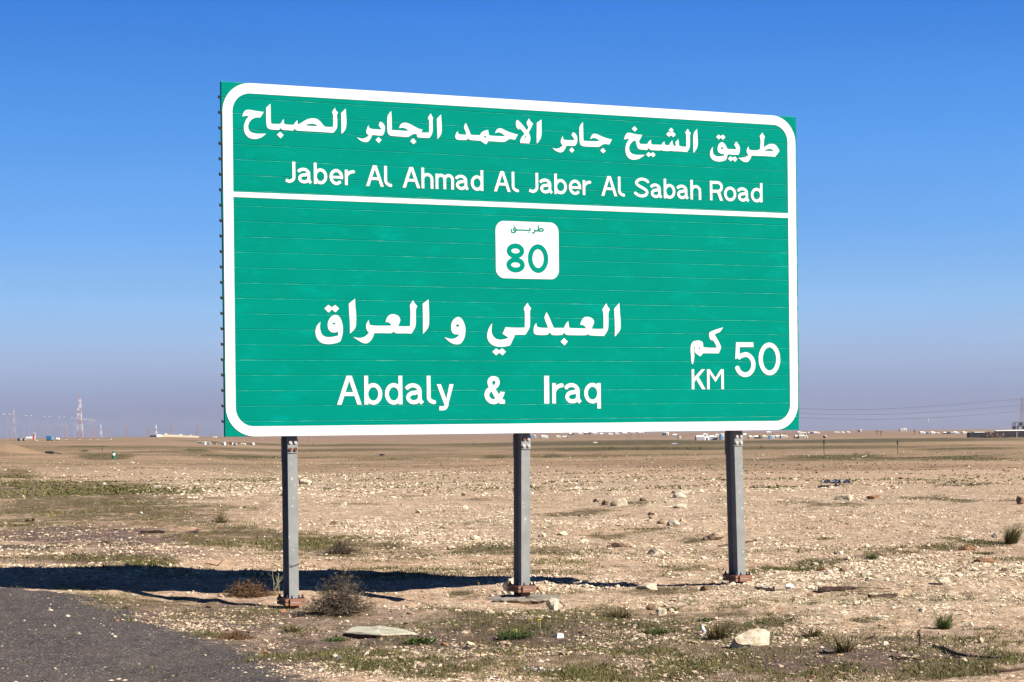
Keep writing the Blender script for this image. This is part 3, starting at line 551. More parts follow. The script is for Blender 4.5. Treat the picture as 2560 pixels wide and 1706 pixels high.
CAMP = [
    (95.57, 1005.329, -2.4, 6.64, 2.61, 'tent', 'white', 'largest white tent with a shaded grey side left of the right post'),
    (103.44, 1028.558, -2.34, 4.11, 2.47, 'tent', 'white', 'white tent with gabled front second to the left of the right post'),
    (107.35, 1024.612, -2.36, 1.64, 3.28, 'hut', 'blue', 'narrow white hut with a blue side touching the right post'),
    (182.97, 1890.421, -1.89, 4.92, 2.27, 'tent', 'white', 'small white tent behind the largest white tent'),
    (191.9, 1874.297, -1.96, 3.37, 1.87, 'tent', 'white', 'small white tent behind the gabled tent left of the right post'),
    (197.5, 1691.201, -2.17, 5.07, 2.37, 'tent', 'grey', 'grey and white tent immediately right of the right post'),
    (142.97, 1195.693, -2.49, 3.11, 1.91, 'tent', 'cream', 'cream tent at the front right of the right post'),
    (146.57, 1195.824, -2.53, 3.83, 1.91, 'tent', 'dark', 'dark open tent between two cream tents'),
    (140.42, 1109.408, -2.26, 3.11, 2.0, 'tent', 'cream', 'cream tent with sloping roof in the middle of the camp'),
    (141.14, 1089.246, -2.22, 2.61, 1.74, 'hut', 'blue', 'blue and white hut in the middle of the camp'),
    (162.45, 1219.833, -2.49, 3.9, 1.95, 'tent', 'grey', 'grey striped tent right of the blue and white hut'),
    (152.18, 1119.198, -2.17, 4.03, 2.01, 'tent', 'cream', 'cream tent under the lattice pylon legs'),
    (157.33, 1105.03, -2.19, 2.43, 1.77, 'tent', 'cream', 'cream tent just right of the pylon legs'),
    (160.46, 1102.242, -2.21, 4.85, 1.98, 'tent', 'cream', 'rightmost cream tent of the camp with a grey side'),
    (376.03, 2618.617, -0.77, 6.28, 2.09, 'tent', 'white', 'far white tent above the rightmost camp tents'),
    (364.73, 2494.813, -1.21, 4.99, 1.75, 'tent', 'white', 'second far white tent above the camp'),
    (369.51, 2483.332, -1.26, 4.97, 1.74, 'tent', 'white', 'third far white tent right of the camp'),
    (322.84, 2121.248, -0.89, 6.79, 1.7, 'tent', 'white', 'wide far white tent right of the camp'),
    (334.25, 2591.153, -0.9, 10.36, 2.59, 'tent', 'grey', 'grey low tent behind the middle of the camp'),
    (170.76, 1092.001, -2.29, 1.09, 1.53, 'post_box', 'dark', 'small dark kiosk right of the camp'),
    (406.94, 2502.772, -1.1, 7.01, 1.75, 'tent', 'white', 'low white tent with dark side left of the far tent trio'),
    (412.36, 2493.17, -1.16, 3.99, 1.75, 'tent', 'white', 'low white tent in the middle of the far tent trio'),
    (359.11, 2135.037, -0.8, 3.84, 1.71, 'tent', 'white', 'rounded white tent at the right of the far tent trio'),
    (481.18, 2768.558, -0.03, 4.98, 3.32, 'hut', 'dark', 'dark and white hut right of the far tent trio'),
    (412.82, 2011.88, -1.76, 5.63, 2.01, 'tent', 'white', 'white tent at the left end of the right-hand camp'),
    (410.4, 1973.149, -2.14, 3.95, 2.37, 'tent', 'blue', 'blue and white tent in the right-hand camp'),
    (414.09, 1968.172, -2.17, 4.72, 2.36, 'tent', 'white', 'white gabled tent in the right-hand camp'),
    (418.83, 1966.443, -2.22, 3.15, 1.57, 'tent', 'cream', 'small cream tent in the right-hand camp'),
    (423.27, 1952.456, -2.26, 5.47, 1.95, 'tent', 'dark', 'dark low tent in the right-hand camp'),
    (426.41, 1945.392, -2.29, 3.5, 2.33, 'tent', 'blue', 'bright blue tent in the right-hand camp'),
    (431.62, 1944.324, -2.34, 5.44, 2.33, 'tent', 'white', 'wide white tent at the right of the right-hand camp'),
    (436.61, 1930.282, -2.38, 4.63, 2.32, 'tent', 'cream', 'cream tent with dark opening next to the long black shed'),
    (19.53, 1811.958, -2.09, 4.35, 2.9, 'hut', 'blue', 'blue sided hut just right of the middle post'),
    (28.51, 1761.918, -2.42, 5.99, 2.82, 'tent', 'white', 'white tent right of the blue sided hut'),
    (41.73, 1800.255, -2.27, 4.32, 2.16, 'tent', 'cream', 'cream tent among grey tents below the sign centre'),
    (46.87, 1750.154, -2.22, 5.6, 1.75, 'tent', 'grey', 'grey tent below the sign centre'),
    (86.09, 2909.139, -0.83, 6.98, 2.91, 'tent', 'dark', 'dark tent at the left of the long tent row'),
    (101.99, 2965.265, -0.42, 7.12, 2.97, 'tent', 'white', 'white tent first of the long tent row'),
    (113.09, 3007.904, 0.06, 9.63, 3.01, 'tent', 'dark', 'dark topped tent in the long tent row'),
    (124.22, 3000.645, -0.05, 7.2, 3.0, 'tent', 'white', 'white tent third of the long tent row'),
    (126.78, 2805.286, -1.15, 7.85, 2.81, 'tent', 'grey', 'grey tent in the middle of the long tent row'),
    (135.7, 2758.543, -1.21, 6.62, 2.76, 'tent', 'cream', 'cream tent in the middle of the long tent row'),
    (151.51, 2880.842, -0.86, 5.76, 2.88, 'tent', 'white', 'white tent before the pylon in the long tent row'),
    (192.39, 3411.326, -0.09, 9.55, 3.07, 'tent', 'white', 'white tent behind the pylon in the long tent row'),
    (213.58, 3536.061, 0.42, 8.49, 2.83, 'tent', 'white', 'white tent right of the pylon in the long tent row'),
    (226.55, 3517.856, 0.29, 9.85, 2.81, 'tent', 'white', 'last white tent of the long tent row'),
    (168.22, 2190.616, -1.61, 6.57, 3.5, 'hut', 'dark', 'dark walled hut with white roof right of the long tent row'),
    (155.48, 1896.452, -2.02, 6.83, 2.28, 'tent', 'grey', 'grey tent with white ridge right of the dark walled hut'),
    (104.95, 1255.855, -2.53, 1.51, 1.76, 'hut', 'white', 'small white cabin left of the largest white tent'),
    (332.16, 2300.0, 3.89, 4.6, 2.3, 'hut', 'cream', 'cream cabin on the horizon just right of the sign'),
    (346.42, 2300.0, 3.98, 6.9, 3.22, 'hut', 'dark', 'dark and cream building on the horizon right of the sign'),
    (642.36, 3287.379, -0.37, 11.18, 5.26, 'hut', 'grey', 'grey house with mast on the horizon'),
    (-91.25, 588.561, -0.72, 2.24, 1.06, 'hut', 'grey', 'grey metal container left below the sign'),
    (-90.2, 594.015, -0.64, 0.95, 0.83, 'hut', 'blue', 'pale blue cabin beside the grey container'),
    (-86.32, 596.762, -0.81, 1.43, 0.95, 'hut', 'white', 'white cabin in the scrap yard'),
    (-84.97, 613.71, -0.92, 0.98, 0.74, 'tent', 'blue', 'pale blue heap in the scrap yard'),
    (-91.77, 682.622, -1.1, 1.64, 0.55, 'tent', 'cream', 'cream heap in the scrap yard'),
    (-86.74, 617.632, -0.8, 0.99, 0.86, 'hut', 'rust', 'rusty heap in the scrap yard'),
    (-91.15, 613.239, -0.61, 0.86, 0.61, 'hut', 'rust', 'brown heap at the left of the scrap yard'),
    (-96.2, 739.765, -1.37, 1.48, 0.74, 'tent', 'rust', 'brown tent-like heap at the right of the scrap yard'),
    (-299.98, 2015.861, 0.51, 4.84, 1.61, 'hut', 'white', 'white hut with dark lean-to on the ridge left of the sign'),
]
PYLONS = [
    (42.96, 700.0, -0.64, 27.2, 'tall lattice power pylon standing behind the board right of its middle'),
    (97.56, 700.0, -1.02, 19.3, 'lattice power pylon behind the right edge of the board'),
    (382.8, 1500.0, 0.22, 27.6, 'lattice power pylon at the right edge of the picture'),
    (-298.34, 1900.0, -1.18, 12.9, 'reddish lattice pylon nearest to the sign on the left'),
    (-391.96, 2300.0, -0.58, 13.3, 'reddish lattice pylon in front of the walled compound'),
    (-473.24, 2600.0, -0.59, 13.5, 'reddish lattice pylon at the left end of the compound wall'),
    (-519.52, 2700.0, -0.42, 15.7, 'reddish lattice pylon midway between the compound and the striped tower'),
    (-603.64, 3000.0, 0.19, 14.4, 'reddish lattice pylon behind the small white van'),
    (-670.12, 3200.0, 0.34, 16.6, 'faint lattice pylon right of the red and white tower'),
    (-713.01, 3200.0, 0.1, 17.9, 'faint lattice pylon left of the red and white tower'),
    (-497.01, 3300.0, 0.45, 11.2, 'faint lattice pylon beside the left edge of the sign'),
    (-163.05, 1300.0, -0.65, 15.6, 'lattice pylon whose legs show below the board left of the left post'),
    (-130.29, 1300.0, -0.96, 15.6, 'lattice pylon whose legs show below the board right of the left post'),
]
TOWERS = [
    (-518.44, 2400.0, -0.61, 49.9, 7.0, 'red', 'tall red and white lattice radio tower with white dishes'),
    (-534.59, 2600.0, 1.03, 19.8, 2.6, 'white', 'short white and dark lattice mast with antennas'),
    (-1045.86, 4200.0, 0.63, 68.9, 7.0, 'red', 'very faint red and white tower far behind the street lamps at the far left'),
    (-270.57, 1520.0, 2.44, 9.7, 1.6, 'white', 'white mast with two round dishes beside the walled compound'),
]
LAMPS = [
    (-229.66, 909.1, 0.61, 12.0),
    (-230.12, 952.4, 0.45, 12.0),
    (-236.35, 1016.9, 0.48, 12.0),
    (-241.09, 1071.4, 0.34, 12.0),
    (-247.73, 1132.1, 0.43, 12.0),
    (-257.78, 1200.0, 0.54, 12.0),
    (-264.77, 1250.0, 0.46, 12.0),
    (-271.25, 1290.3, 0.4, 12.0),
    (-292.2, 1395.3, 0.28, 12.0),
    (-333.18, 1578.9, 0.12, 12.0),
]
LAMPS_FAR = [
    (-548.19, 2142.9, 0.02, 12.0),
    (-518.12, 2069.0, -0.03, 12.0),
    (-472.3, 1935.5, -0.03, 12.0),
    (-463.01, 1935.5, 0.27, 12.0),
    (-440.28, 1875.0, 0.23, 12.0),
    (-419.31, 1818.2, 0.21, 12.0),
    (-398.85, 1764.7, 0.18, 12.0),
    (-381.98, 1714.3, 0.17, 12.0),
    (-365.04, 1666.7, 0.48, 12.0),
]
VEHICLES = [
    (-203.39, 880.0, 0.55, 2.64, 2.11, 'truck', 'blue', 'blue box truck on the far road at the left'),
    (-199.87, 880.0, 0.78, 1.23, 1.14, 'van', 'white', 'white van behind the blue box truck'),
    (-216.68, 880.0, 0.59, 1.41, 1.23, 'truck', 'dark', 'dark lorry leftmost on the far road'),
    (-214.56, 880.0, 0.57, 1.06, 1.06, 'truck', 'dark', 'second dark lorry right behind the leftmost lorry'),
    (-176.9, 880.0, 0.74, 1.23, 0.79, 'car', 'white', 'white pickup car alone on the road right of the striped tower'),
    (-190.45, 880.0, 0.78, 0.7, 0.53, 'car', 'white', 'white car on the road at the foot of the striped tower'),
    (-209.46, 880.0, 0.61, 1.41, 0.53, 'car', 'white', 'white car beside the red and white roadside pylon sign'),
    (-196.26, 880.0, 0.92, 0.88, 0.44, 'car', 'white', 'small white car right of the white van'),
    (-185.7, 880.0, 0.83, 0.62, 0.39, 'car', 'white', 'tiny white car right of the striped tower'),
    (-182.53, 880.0, 0.8, 0.62, 0.42, 'car', 'white', 'tiny white car below the short white mast'),
]
WIRES = [
    [(43.05, 700.0, 9.02), (97.66, 700.0, 9.83), (126.45, 810.0, 10.41), (154.8, 910.0, 11.22), (194.59, 1040.0, 12.79), (236.78, 1160.0, 15.04), (301.14, 1320.0, 18.95), (383.03, 1500.0, 24.22)],
    [(43.03, 700.0, 7.34), (97.65, 700.0, 8.22), (126.43, 810.0, 8.47), (169.04, 960.0, 9.29), (207.45, 1080.0, 10.46), (252.11, 1200.0, 12.31), (313.34, 1350.0, 15.52), (382.99, 1500.0, 19.72)],
    [(43.02, 700.0, 5.94), (97.63, 700.0, 6.68), (126.41, 810.0, 6.69), (169.02, 960.0, 7.01), (211.53, 1090.0, 7.8), (263.3, 1230.0, 9.33), (318.35, 1360.0, 11.78), (382.94, 1500.0, 15.22)],
]
Q = {'shed': ((228.77, 1000.0, -2.23), (237.97, 1000.0, -2.32), (255.97, 1000.0, -2.49), (267.97, 1000.0, -2.6)), 'tank': ((265.64, 1060.0, 1.13),), 'mast': (291.2, 1400.0, 0.1), 'wall': ((-272.93, 1480.0, 1.18), (-262.87, 1480.0, 1.08), (-231.78, 1480.0, 1.68)), 'pylon_sign': (-207.86, 870.0, 0.63), 'fence': ((-315.67, 1300.0, 0.4), (-312.03, 1300.0, 0.36))}

# ================================================================ helpers
def tag(o, label=None, cat=None, group=None, kind=None):
    if label: o['label'] = label
    if cat: o['category'] = cat
    if group: o['group'] = group
    if kind: o['kind'] = kind
    return o
def link(name, me, parent=None):
    o = bpy.data.objects.new(name, me); C.objects.link(o)
    if parent is not None: o.parent = parent
    return o
def empty(name, loc, rz=0, label=None, cat=None, group=None):
    o = bpy.data.objects.new(name, None); C.objects.link(o); o.location = loc; o.rotation_euler = (0, 0, rz)
    return tag(o, label, cat, group)
class MB:
    """collects shapes, builds them as one mesh object"""
    def __init__(s): s.v = []; s.f = []; s.m = []; s.mi = 0
    def add(s, vs_, fs_):
        b = len(s.v); s.v += [tuple(q) for q in vs_]; s.f += [tuple(i + b for i in f) for f in fs_]; s.m += [s.mi]*len(fs_); return s
    def box(s, x0, x1, y0, y1, z0, z1):
        return s.add([(x0, y0, z0), (x1, y0, z0), (x1, y1, z0), (x0, y1, z0), (x0, y0, z1), (x1, y0, z1), (x1, y1, z1), (x0, y1, z1)],
                     [(0, 3, 2, 1), (4, 5, 6, 7), (0, 1, 5, 4), (1, 2, 6, 5), (2, 3, 7, 6), (3, 0, 4, 7)])
    def bar(s, a, b, r, r2=None, n=4, cap=True):
        a = Vector(a); b = Vector(b); r2 = r if r2 is None else r2
        d = b - a
        if d.length < 1e-9: return s
        q = d.to_track_quat('Z', 'Y'); vs_ = []
        for p, rr in ((a, r), (b, r2)):
            for k in range(n):
                t = 2*math.pi*(k + .5)/n; vs_.append(p + q @ Vector((rr*math.cos(t), rr*math.sin(t), 0)))
        fs_ = [(k, (k + 1) % n, n + (k + 1) % n, n + k) for k in range(n)]
        if cap: fs_ += [tuple(range(n - 1, -1, -1)), tuple(range(n, 2*n))]
        return s.add(vs_, fs_)
    def build(s, name, mats, parent=None, smooth=False):
        me = bpy.data.meshes.new(name); me.from_pydata(s.v, [], s.f)
        for m in (mats if isinstance(mats, (list, tuple)) else [mats]): me.materials.append(m)
        if s.m and max(s.m) > 0: me.polygons.foreach_set('material_index', s.m)
        if smooth: me.polygons.foreach_set('use_smooth', [True]*len(me.polygons))
        me.update(); return link(name, me, parent)
def np_mesh(name, V, F, mat, attrs=None, smooth=False, parent=None):
    """V (n,3), F (m,3|4) numpy arrays; attrs: {name: (n,) floats}"""
    me = bpy.data.meshes.new(name); V = np.ascontiguousarray(V, np.float32); F = np.ascontiguousarray(F, np.int32)
    k = F.shape[1]
    me.vertices.add(len(V)); me.vertices.foreach_set('co', V.ravel())
    me.loops.add(F.size); me.loops.foreach_set('vertex_index', F.ravel())
    me.polygons.add(len(F)); me.polygons.foreach_set('loop_start', np.arange(0, F.size, k, dtype=np.int32))
    me.polygons.foreach_set('loop_total', np.full(len(F), k, np.int32))
    me.polygons.foreach_set('use_smooth', np.full(len(F), smooth))
    me.update(calc_edges=True)
    for n_, a in (attrs or {}).items():
        at_ = me.attributes.new(n_, 'FLOAT', 'POINT'); at_.data.foreach_set('value', np.ascontiguousarray(a, np.float32))
    me.materials.append(mat)
    return link(name, me, parent)
def fan(name, V, F, mat): return np_mesh(name, np.array(V), np.array(F), mat)
# ---------------------------------------------------------------- materials
class NT:
    def __init__(s, name):
        s.m = bpy.data.materials.new(name); s.m.use_nodes = True; s.t = s.m.node_tree
        s.b = s.t.nodes['Principled BSDF']; s.co = None
    def n(s, t, **k):
        n = s.t.nodes.new(t)
        for a, b in k.items(): setattr(n, a, b)
        return n
    def l(s, a, b): s.t.links.new(a, b)
    def obj(s):
        if s.co is None: s.co = s.n('ShaderNodeNewGeometry').outputs['Position']
        return s.co
    def noise(s, scale, detail=3, rough=.55, vec=None, stretch=None):
        v = vec or s.obj()
        if stretch:
            mp_ = s.n('ShaderNodeMapping'); mp_.inputs['Scale'].default_value = stretch; s.l(v, mp_.inputs[0]); v = mp_.outputs[0]
        n = s.n('ShaderNodeTexNoise'); n.inputs['Scale'].default_value = scale; n.inputs['Detail'].default_value = detail; n.inputs['Roughness'].default_value = rough
        s.l(v, n.inputs['Vector']); return n.outputs['Fac']
    def mr(s, v, a, b, c=0, d=1):
        m = s.n('ShaderNodeMapRange'); s.l(v, m.inputs[0])
        for i, q in enumerate((a, b, c, d)): m.inputs[i + 1].default_value = q
        return m.outputs[0]
    def mixc(s, f, a, b):
        m = s.n('ShaderNodeMix', data_type='RGBA')
        for key, q in (('Factor', f), ('A', a), ('B', b)):
            i = m.inputs[key]
            if hasattr(q, 'node'): s.l(q, i)
            elif key == 'Factor': i.default_value = q
            else: i.default_value = (*q, 1)
        return m.outputs['Result']
    def mul(s, a, b, op='MULTIPLY'):
        m = s.n('ShaderNodeMath', operation=op); m.use_clamp = False
        for i, q in enumerate((a, b)):
            if hasattr(q, 'node'): s.l(q, m.inputs[i])
            else: m.inputs[i].default_value = q
        return m.outputs[0]
    def attr(s, name): n = s.n('ShaderNodeAttribute', attribute_name=name); return n.outputs['Fac']
    def done(s, col, rough=.9, bump=None, bs=.3, bd=.01, metal=0, spec=.3):
        if hasattr(col, 'node'): s.l(col, s.b.inputs['Base Color'])
        else: s.b.inputs['Base Color'].default_value = (*col, 1)
        if hasattr(rough, 'node'): s.l(rough, s.b.inputs['Roughness'])
        else: s.b.inputs['Roughness'].default_value = rough
        s.b.inputs['Metallic'].default_value = metal; s.b.inputs['Specular IOR Level'].default_value = spec
        if bump is not None:
            bp = s.n('ShaderNodeBump'); bp.inputs['Strength'].default_value = bs; bp.inputs['Distance'].default_value = bd
            s.l(bump, bp.inputs['Height']); s.l(bp.outputs[0], s.b.inputs['Normal'])
        return s.m
def mat(name, col, rough=.8, var=.12, scale=6, spec=.3, metal=0, bump=0):
    """plain material with a little noise in its colour so nothing is uniform"""
    t = NT(name); f = t.noise(scale, 4); g = t.mr(f, .3, .7)
    a = tuple(c*(1 - var) for c in col); b = tuple(min(1, c*(1 + var)) for c in col)
    return t.done(t.mixc(g, a, b), rough, f if bump else None, bump or .1, .01, metal, spec)
M = {}
# ground
def ground_mat():
    t = NT('desert_ground'); pos = t.obj()
    g = t.attr('green'); r = t.attr('rubble'); d = t.attr('dark'); k = t.attr('tar'); tr = t.attr('track'); a = t.attr('asphalt'); sd = t.attr('sand'); far = t.attr('far')
    n1 = t.noise(.55, 4); n2 = t.noise(4.5, 5); n3 = t.noise(38, 3, .6); n4 = t.noise(110, 2, .6)
    sand = t.mixc(t.mr(n1, .3, .7), (.405, .252, .165), (.515, .352, .245))
    sand = t.mixc(t.mul(t.mr(n2, .42, .68), .45), sand, (.22, .13, .078))
    pale = t.mixc(t.mr(n3, .40, .62), (.25, .16, .10), (.60, .475, .34))
    col = t.mixc(t.mul(t.mr(n3, .38, .6), t.mr(r, 0, 1, .18, .85)), sand, pale)
    for sc_v, am_, lo_, hi_ in ((34, .55, (.17, .11, .07), (.62, .52, .40)), (11, .30, (.17, .11, .07), (.44, .35, .25))):
        vv = t.n('ShaderNodeTexVoronoi'); vv.inputs['Scale'].default_value = sc_v; t.l(pos, vv.inputs['Vector']); ss = t.n('ShaderNodeSeparateColor'); t.l(vv.outputs['Color'], ss.inputs[0])
        chip = t.mixc(t.mr(ss.outputs[0], .1, .95), lo_, hi_); on = t.mr(t.mul(ss.outputs[1], t.mul(t.mr(r, 0, .8, .30, .62), t.mr(sd, 0, .8, 0, -.28), 'ADD'), 'ADD'), .78, .82)
        col = t.mixc(t.mul(t.mul(on, am_*1.5), t.mr(tr, 0, .6, 1, .2)), col, chip)
    dk = t.noise(3.0, 6, .75, stretch=(.30, 1, 1)); col = t.mixc(t.mul(t.mr(dk, .53, .68), .55), col, (.14, .088, .055))  # thin shadows of small ledges and tufts painted in as dark streaks
    # dark pinkish grit
    grit = t.mixc(t.mr(n4, .42, .6), (.048, .035, .033), (.155, .108, .096))
    col = t.mixc(t.mul(t.mr(d, 0, .7), t.mr(n2, .25, .55, .62, 1.0)), col, grit)
    col = t.mixc(tr, col, (.205, .132, .092))
    col = t.mixc(k, col, (.062, .048, .045))
    # soil under plants
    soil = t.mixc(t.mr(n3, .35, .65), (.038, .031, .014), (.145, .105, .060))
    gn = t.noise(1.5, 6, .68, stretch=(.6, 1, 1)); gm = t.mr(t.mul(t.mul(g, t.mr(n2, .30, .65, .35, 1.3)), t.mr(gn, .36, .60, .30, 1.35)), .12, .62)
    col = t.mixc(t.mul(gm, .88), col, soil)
    # broad streaks on the plain
    st = t.noise(.03, 5, .6, stretch=(.35, 1.0, 1)); st2 = t.noise(.006, 4, .6, stretch=(.3, 1.0, 1))
    bands = t.mixc(t.mr(st, .42, .60), (.255, .170, .105), (.085, .062, .026))
    bands = t.mixc(t.mul(t.mr(st2, .45, .6), .6), bands, (.29, .20, .128))
    st3 = t.noise(.16, 6, .7, stretch=(.16, 1.0, 1)); bands = t.mixc(t.mul(t.mr(st3, .50, .60), .75), bands, (.062, .050, .024)); st4 = t.noise(.22, 5, .7, stretch=(.2, 1.3, 1)); bands = t.mixc(t.mul(t.mr(st4, .58, .66), .8), bands, (.38, .29, .20))
    col = t.mixc(t.mul(far, .8), col, bands)
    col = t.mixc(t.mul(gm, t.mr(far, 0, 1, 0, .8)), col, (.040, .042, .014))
    fr = t.attr('hills'); col = t.mixc(fr, col, (.215, .140, .100))
    # tarmac
    v = t.n('ShaderNodeTexVoronoi'); v.inputs['Scale'].default_value = 92; t.l(pos, v.inputs['Vector'])
    sp = t.n('ShaderNodeSeparateColor'); t.l(v.outputs['Color'], sp.inputs[0])
    tarc = t.mixc(t.mr(sp.outputs[0], .15, 1.0), (.034, .029, .029), (.122, .106, .103))
    tarc = t.mixc(t.mr(sp.outputs[1], .965, .975), tarc, (.26, .235, .21))
    tarc = t.mixc(t.mul(t.mr(t.noise(1.6, 4), .45, .7), .35), tarc, (.12, .092, .075))
    am = t.mr(t.mul(a, t.mr(n2, .3, .7, -.34, .34), 'ADD'), .36, .64)
    col = t.mixc(am, col, tarc)
    h = t.mul(t.mul(n3, 1.0), t.mul(n4, .6), 'ADD')
    return t.done(col, .95, h, .8, .018, 0, .1)
M['ground'] = ground_mat()
def stone_mat(name, lo, hi, tint):
    t = NT(name); a = t.attr('tone'); n = t.noise(45, 4); c = t.mixc(a, lo, hi)
    c = t.mixc(t.mul(t.mr(n, .45, .7), .45), c, tint)
    return t.done(c, .9, n, .5, .006, 0, .2)
M['gravel'] = stone_mat('gravel_stone', (.18, .108, .068), (.74, .62, .465), (.33, .21, .135))
ROCKC = {'pale': ((.38, .31, .215), (.60, .53, .42), (.20, .135, .085)), 'sand': ((.30, .21, .135), (.42, .32, .22), (.20, .13, .085)), 'brown': ((.10, .06, .035), (.30, .21, .14), (.07, .04, .025)),
         'rust': ((.17, .09, .05), (.27, .16, .09), (.10, .055, .035)), 'brick': ((.30, .13, .07), (.40, .21, .12), (.2, .11, .07)), 'grey': ((.11, .10, .09), (.20, .18, .16), (.07, .06, .055))}
for k_, (lo, hi, ti) in ROCKC.items():
    t = NT('rock_' + k_); n = t.noise(16, 5, .6); n2 = t.noise(60, 3)
    c = t.mixc(t.mr(n, .35, .65), lo, hi); c = t.mixc(t.mul(t.mr(n2, .52, .7), .6), c, ti); M['rock_' + k_] = t.done(c, .9, t.mul(n, n2, 'ADD'), .6, .012, 0, .15)
def veg(name, a, b, c):
    t = NT(name); v = t.attr('tone'); col = t.mixc(t.mr(v, 0, .6), a, b); col = t.mixc(t.mr(v, .72, .95), col, c)
    t.b.inputs['Transmission Weight'].default_value = 0
    return t.done(col, .7, spec=.25)
M['grass'] = veg('desert_grass', (.044, .050, .014), (.115, .110, .034), (.25, .19, .09))
M['green'] = veg('weed_leaf', (.022, .045, .009), (.06, .10, .022), (.12, .13, .035))
M['dry'] = veg('dry_twig', (.035, .025, .018), (.105, .078, .055), (.20, .155, .11))
M['reddry'] = veg('reddish_dry_twig', (.06, .026, .013), (.14, .07, .034), (.18, .13, .065))
M['olive'] = veg('olive_tussock', (.035, .034, .010), (.10, .078, .028), (.20, .145, .065))
M['stalk'] = mat('pale_stalk', (.42, .40, .25), .8)
M['yellow'] = mat('yellow_petal', (.85, .66, .02), .6)
# sign
def green_mat():
    t = NT('green_sheeting'); x = t.n('ShaderNodeTexCoord').outputs['Object']
    n = t.noise(1.6, 4, .6, x, (1, 1, 2.2)); b = t.noise(2.6, 5, .62, x, (1, 1, 2.6))
    c = t.mixc(t.mr(n, .3, .7), (.0, .170, .126), (.0, .192, .145))
    oi_ = t.n('ShaderNodeObjectInfo').outputs['Random']; c = t.mixc(t.mul(oi_, .28), c, (.0, .205, .158))
    c = t.mixc(t.mul(t.mr(b, .54, .76), .5), c, (.0, .27, .22))  # blotchy sheen painted into the sheeting as paler green patches
    gr_ = t.noise(24, 4, .7, x, (.25, 1, 1.2)); c = t.mixc(t.mul(t.mr(gr_, .60, .80), .18), c, (.03, .12, .085))
    return t.done(c, t.mr(b, .3, .7, .5, .65), spec=.01)
M['green_sheet'] = green_mat()
t = NT('white_sheeting'); x = t.n('ShaderNodeTexCoord').outputs['Object']; n = t.noise(2.5, 4, .6, x)
M['white_sheet'] = t.done(t.mixc(t.mr(n, .3, .7), (.56, .56, .555), (.62, .62, .615)), .5, spec=.2)
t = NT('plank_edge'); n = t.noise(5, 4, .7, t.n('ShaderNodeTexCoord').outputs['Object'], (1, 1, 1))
M['plank_edge'] = t.done(t.mixc(t.mr(n, .50, .80), (.0, .215, .170), (.13, .38, .32)), .5, spec=.3)  # patchy lighter colour paints the highlight that runs along the plank lips
M['alu'] = mat('aluminium_back', (.55, .56, .57), .45, metal=.3)
def galv():
    t = NT('galvanised_steel'); x = t.obj(); n = t.noise(7, 4, .6, x); s = t.noise(26, 3, .6, x, (1, 1, .8)); v = t.noise(30, 2, .5, x, (1, 1, 2.5))
    c = t.mixc(t.mr(n, .3, .7), (.18, .188, .188), (.235, .243, .24)); c = t.mixc(t.mul(t.mr(s, .66, .72), .8), c, (.55, .56, .56))
    c = t.mixc(t.mul(t.mr(v, .70, .78), .4), c, (.20, .15, .11))
    return t.done(c, t.mr(n, .3, .7, .45, .6), n, .08, .004, 0, .25)
M['galv'] = galv()
t = NT('rust'); n = t.noise(22, 5, .65); c = t.mixc(t.mr(n, .35, .62), (.020, .006, .003), (.088, .026, .006)); c = t.mixc(t.mr(n, .60, .70), c, (.22, .085, .018)); M['rust'] = t.done(c, .95, n, .5, .004, 0, .05)
M['dark_steel'] = mat('dark_steel', (.035, .028, .028), .6)
M['bolt'] = mat('bolt_steel', (.50, .48, .46), .45, metal=.5)
M['bolt_rust'] = mat('bolt_rusty', (.13, .045, .022), .8)
M['bright'] = mat('bright_gap', (.6, .6, .6), .4, metal=.4)
t = NT('concrete'); n = t.noise(9, 5, .6); n2 = t.noise(60, 3); c = t.mixc(t.mr(n, .3, .7), (.15, .13, .11), (.25, .22, .18)); c = t.mixc(t.mul(t.mr(n2, .55, .7), .5), c, (.36, .31, .25)); M['concrete'] = t.done(c, .9, t.mul(n, n2, 'ADD'), .5, .01)
t = NT('pale_concrete'); n = t.noise(9, 5, .6); n2 = t.noise(50, 3); c = t.mixc(t.mr(n, .3, .7), (.34, .32, .245), (.44, .41, .33)); c = t.mixc(t.mr(n2, .62, .72), c, (.14, .09, .06)); M['slab'] = t.done(c, .9, n, .4, .01)
t = NT('eroded_footing'); n = t.noise(14, 5, .65); c = t.mixc(t.mr(n, .35, .65), (.030, .013, .009), (.15, .085, .05)); c = t.mixc(t.mr(n, .62, .74), c, (.42, .32, .22)); M['eroded'] = t.done(c, .95, n, .8, .03)
for nm, col in dict(white=(.78, .76, .72), cream=(.70, .62, .47), grey=(.30, .29, .30), blue=(.10, .25, .45), dark=(.035, .032, .04), rust=(.22, .11, .07), red=(.55, .05, .04), black=(.02, .018, .022), wood=(.06, .035, .028), palewood=(.34, .26, .20),
                    tarp=(.30, .31, .36), truckblue=(.03, .13, .25), barrel=(.005, .14, .07), lattice=(.36, .20, .17), latgrey=(.22, .16, .16), redpaint=(.36, .20, .20), dish=(.46, .46, .47), pole=(.32, .24, .25), wire=(.05, .05, .06),
                    compound=(.72, .62, .46), roofw=(.82, .84, .84), glass=(.03, .04, .05), rubber=(.03, .03, .03), foil=(.6, .62, .7), pink=(.30, .09, .11), hose=(.045, .028, .028), plastic=(.75, .80, .85)).items():
    M[nm] = mat(nm + '_surface', col, .45 if nm in ('foil', 'glass', 'dish') else .75, spec=.5 if nm in ('foil', 'plastic') else .25)
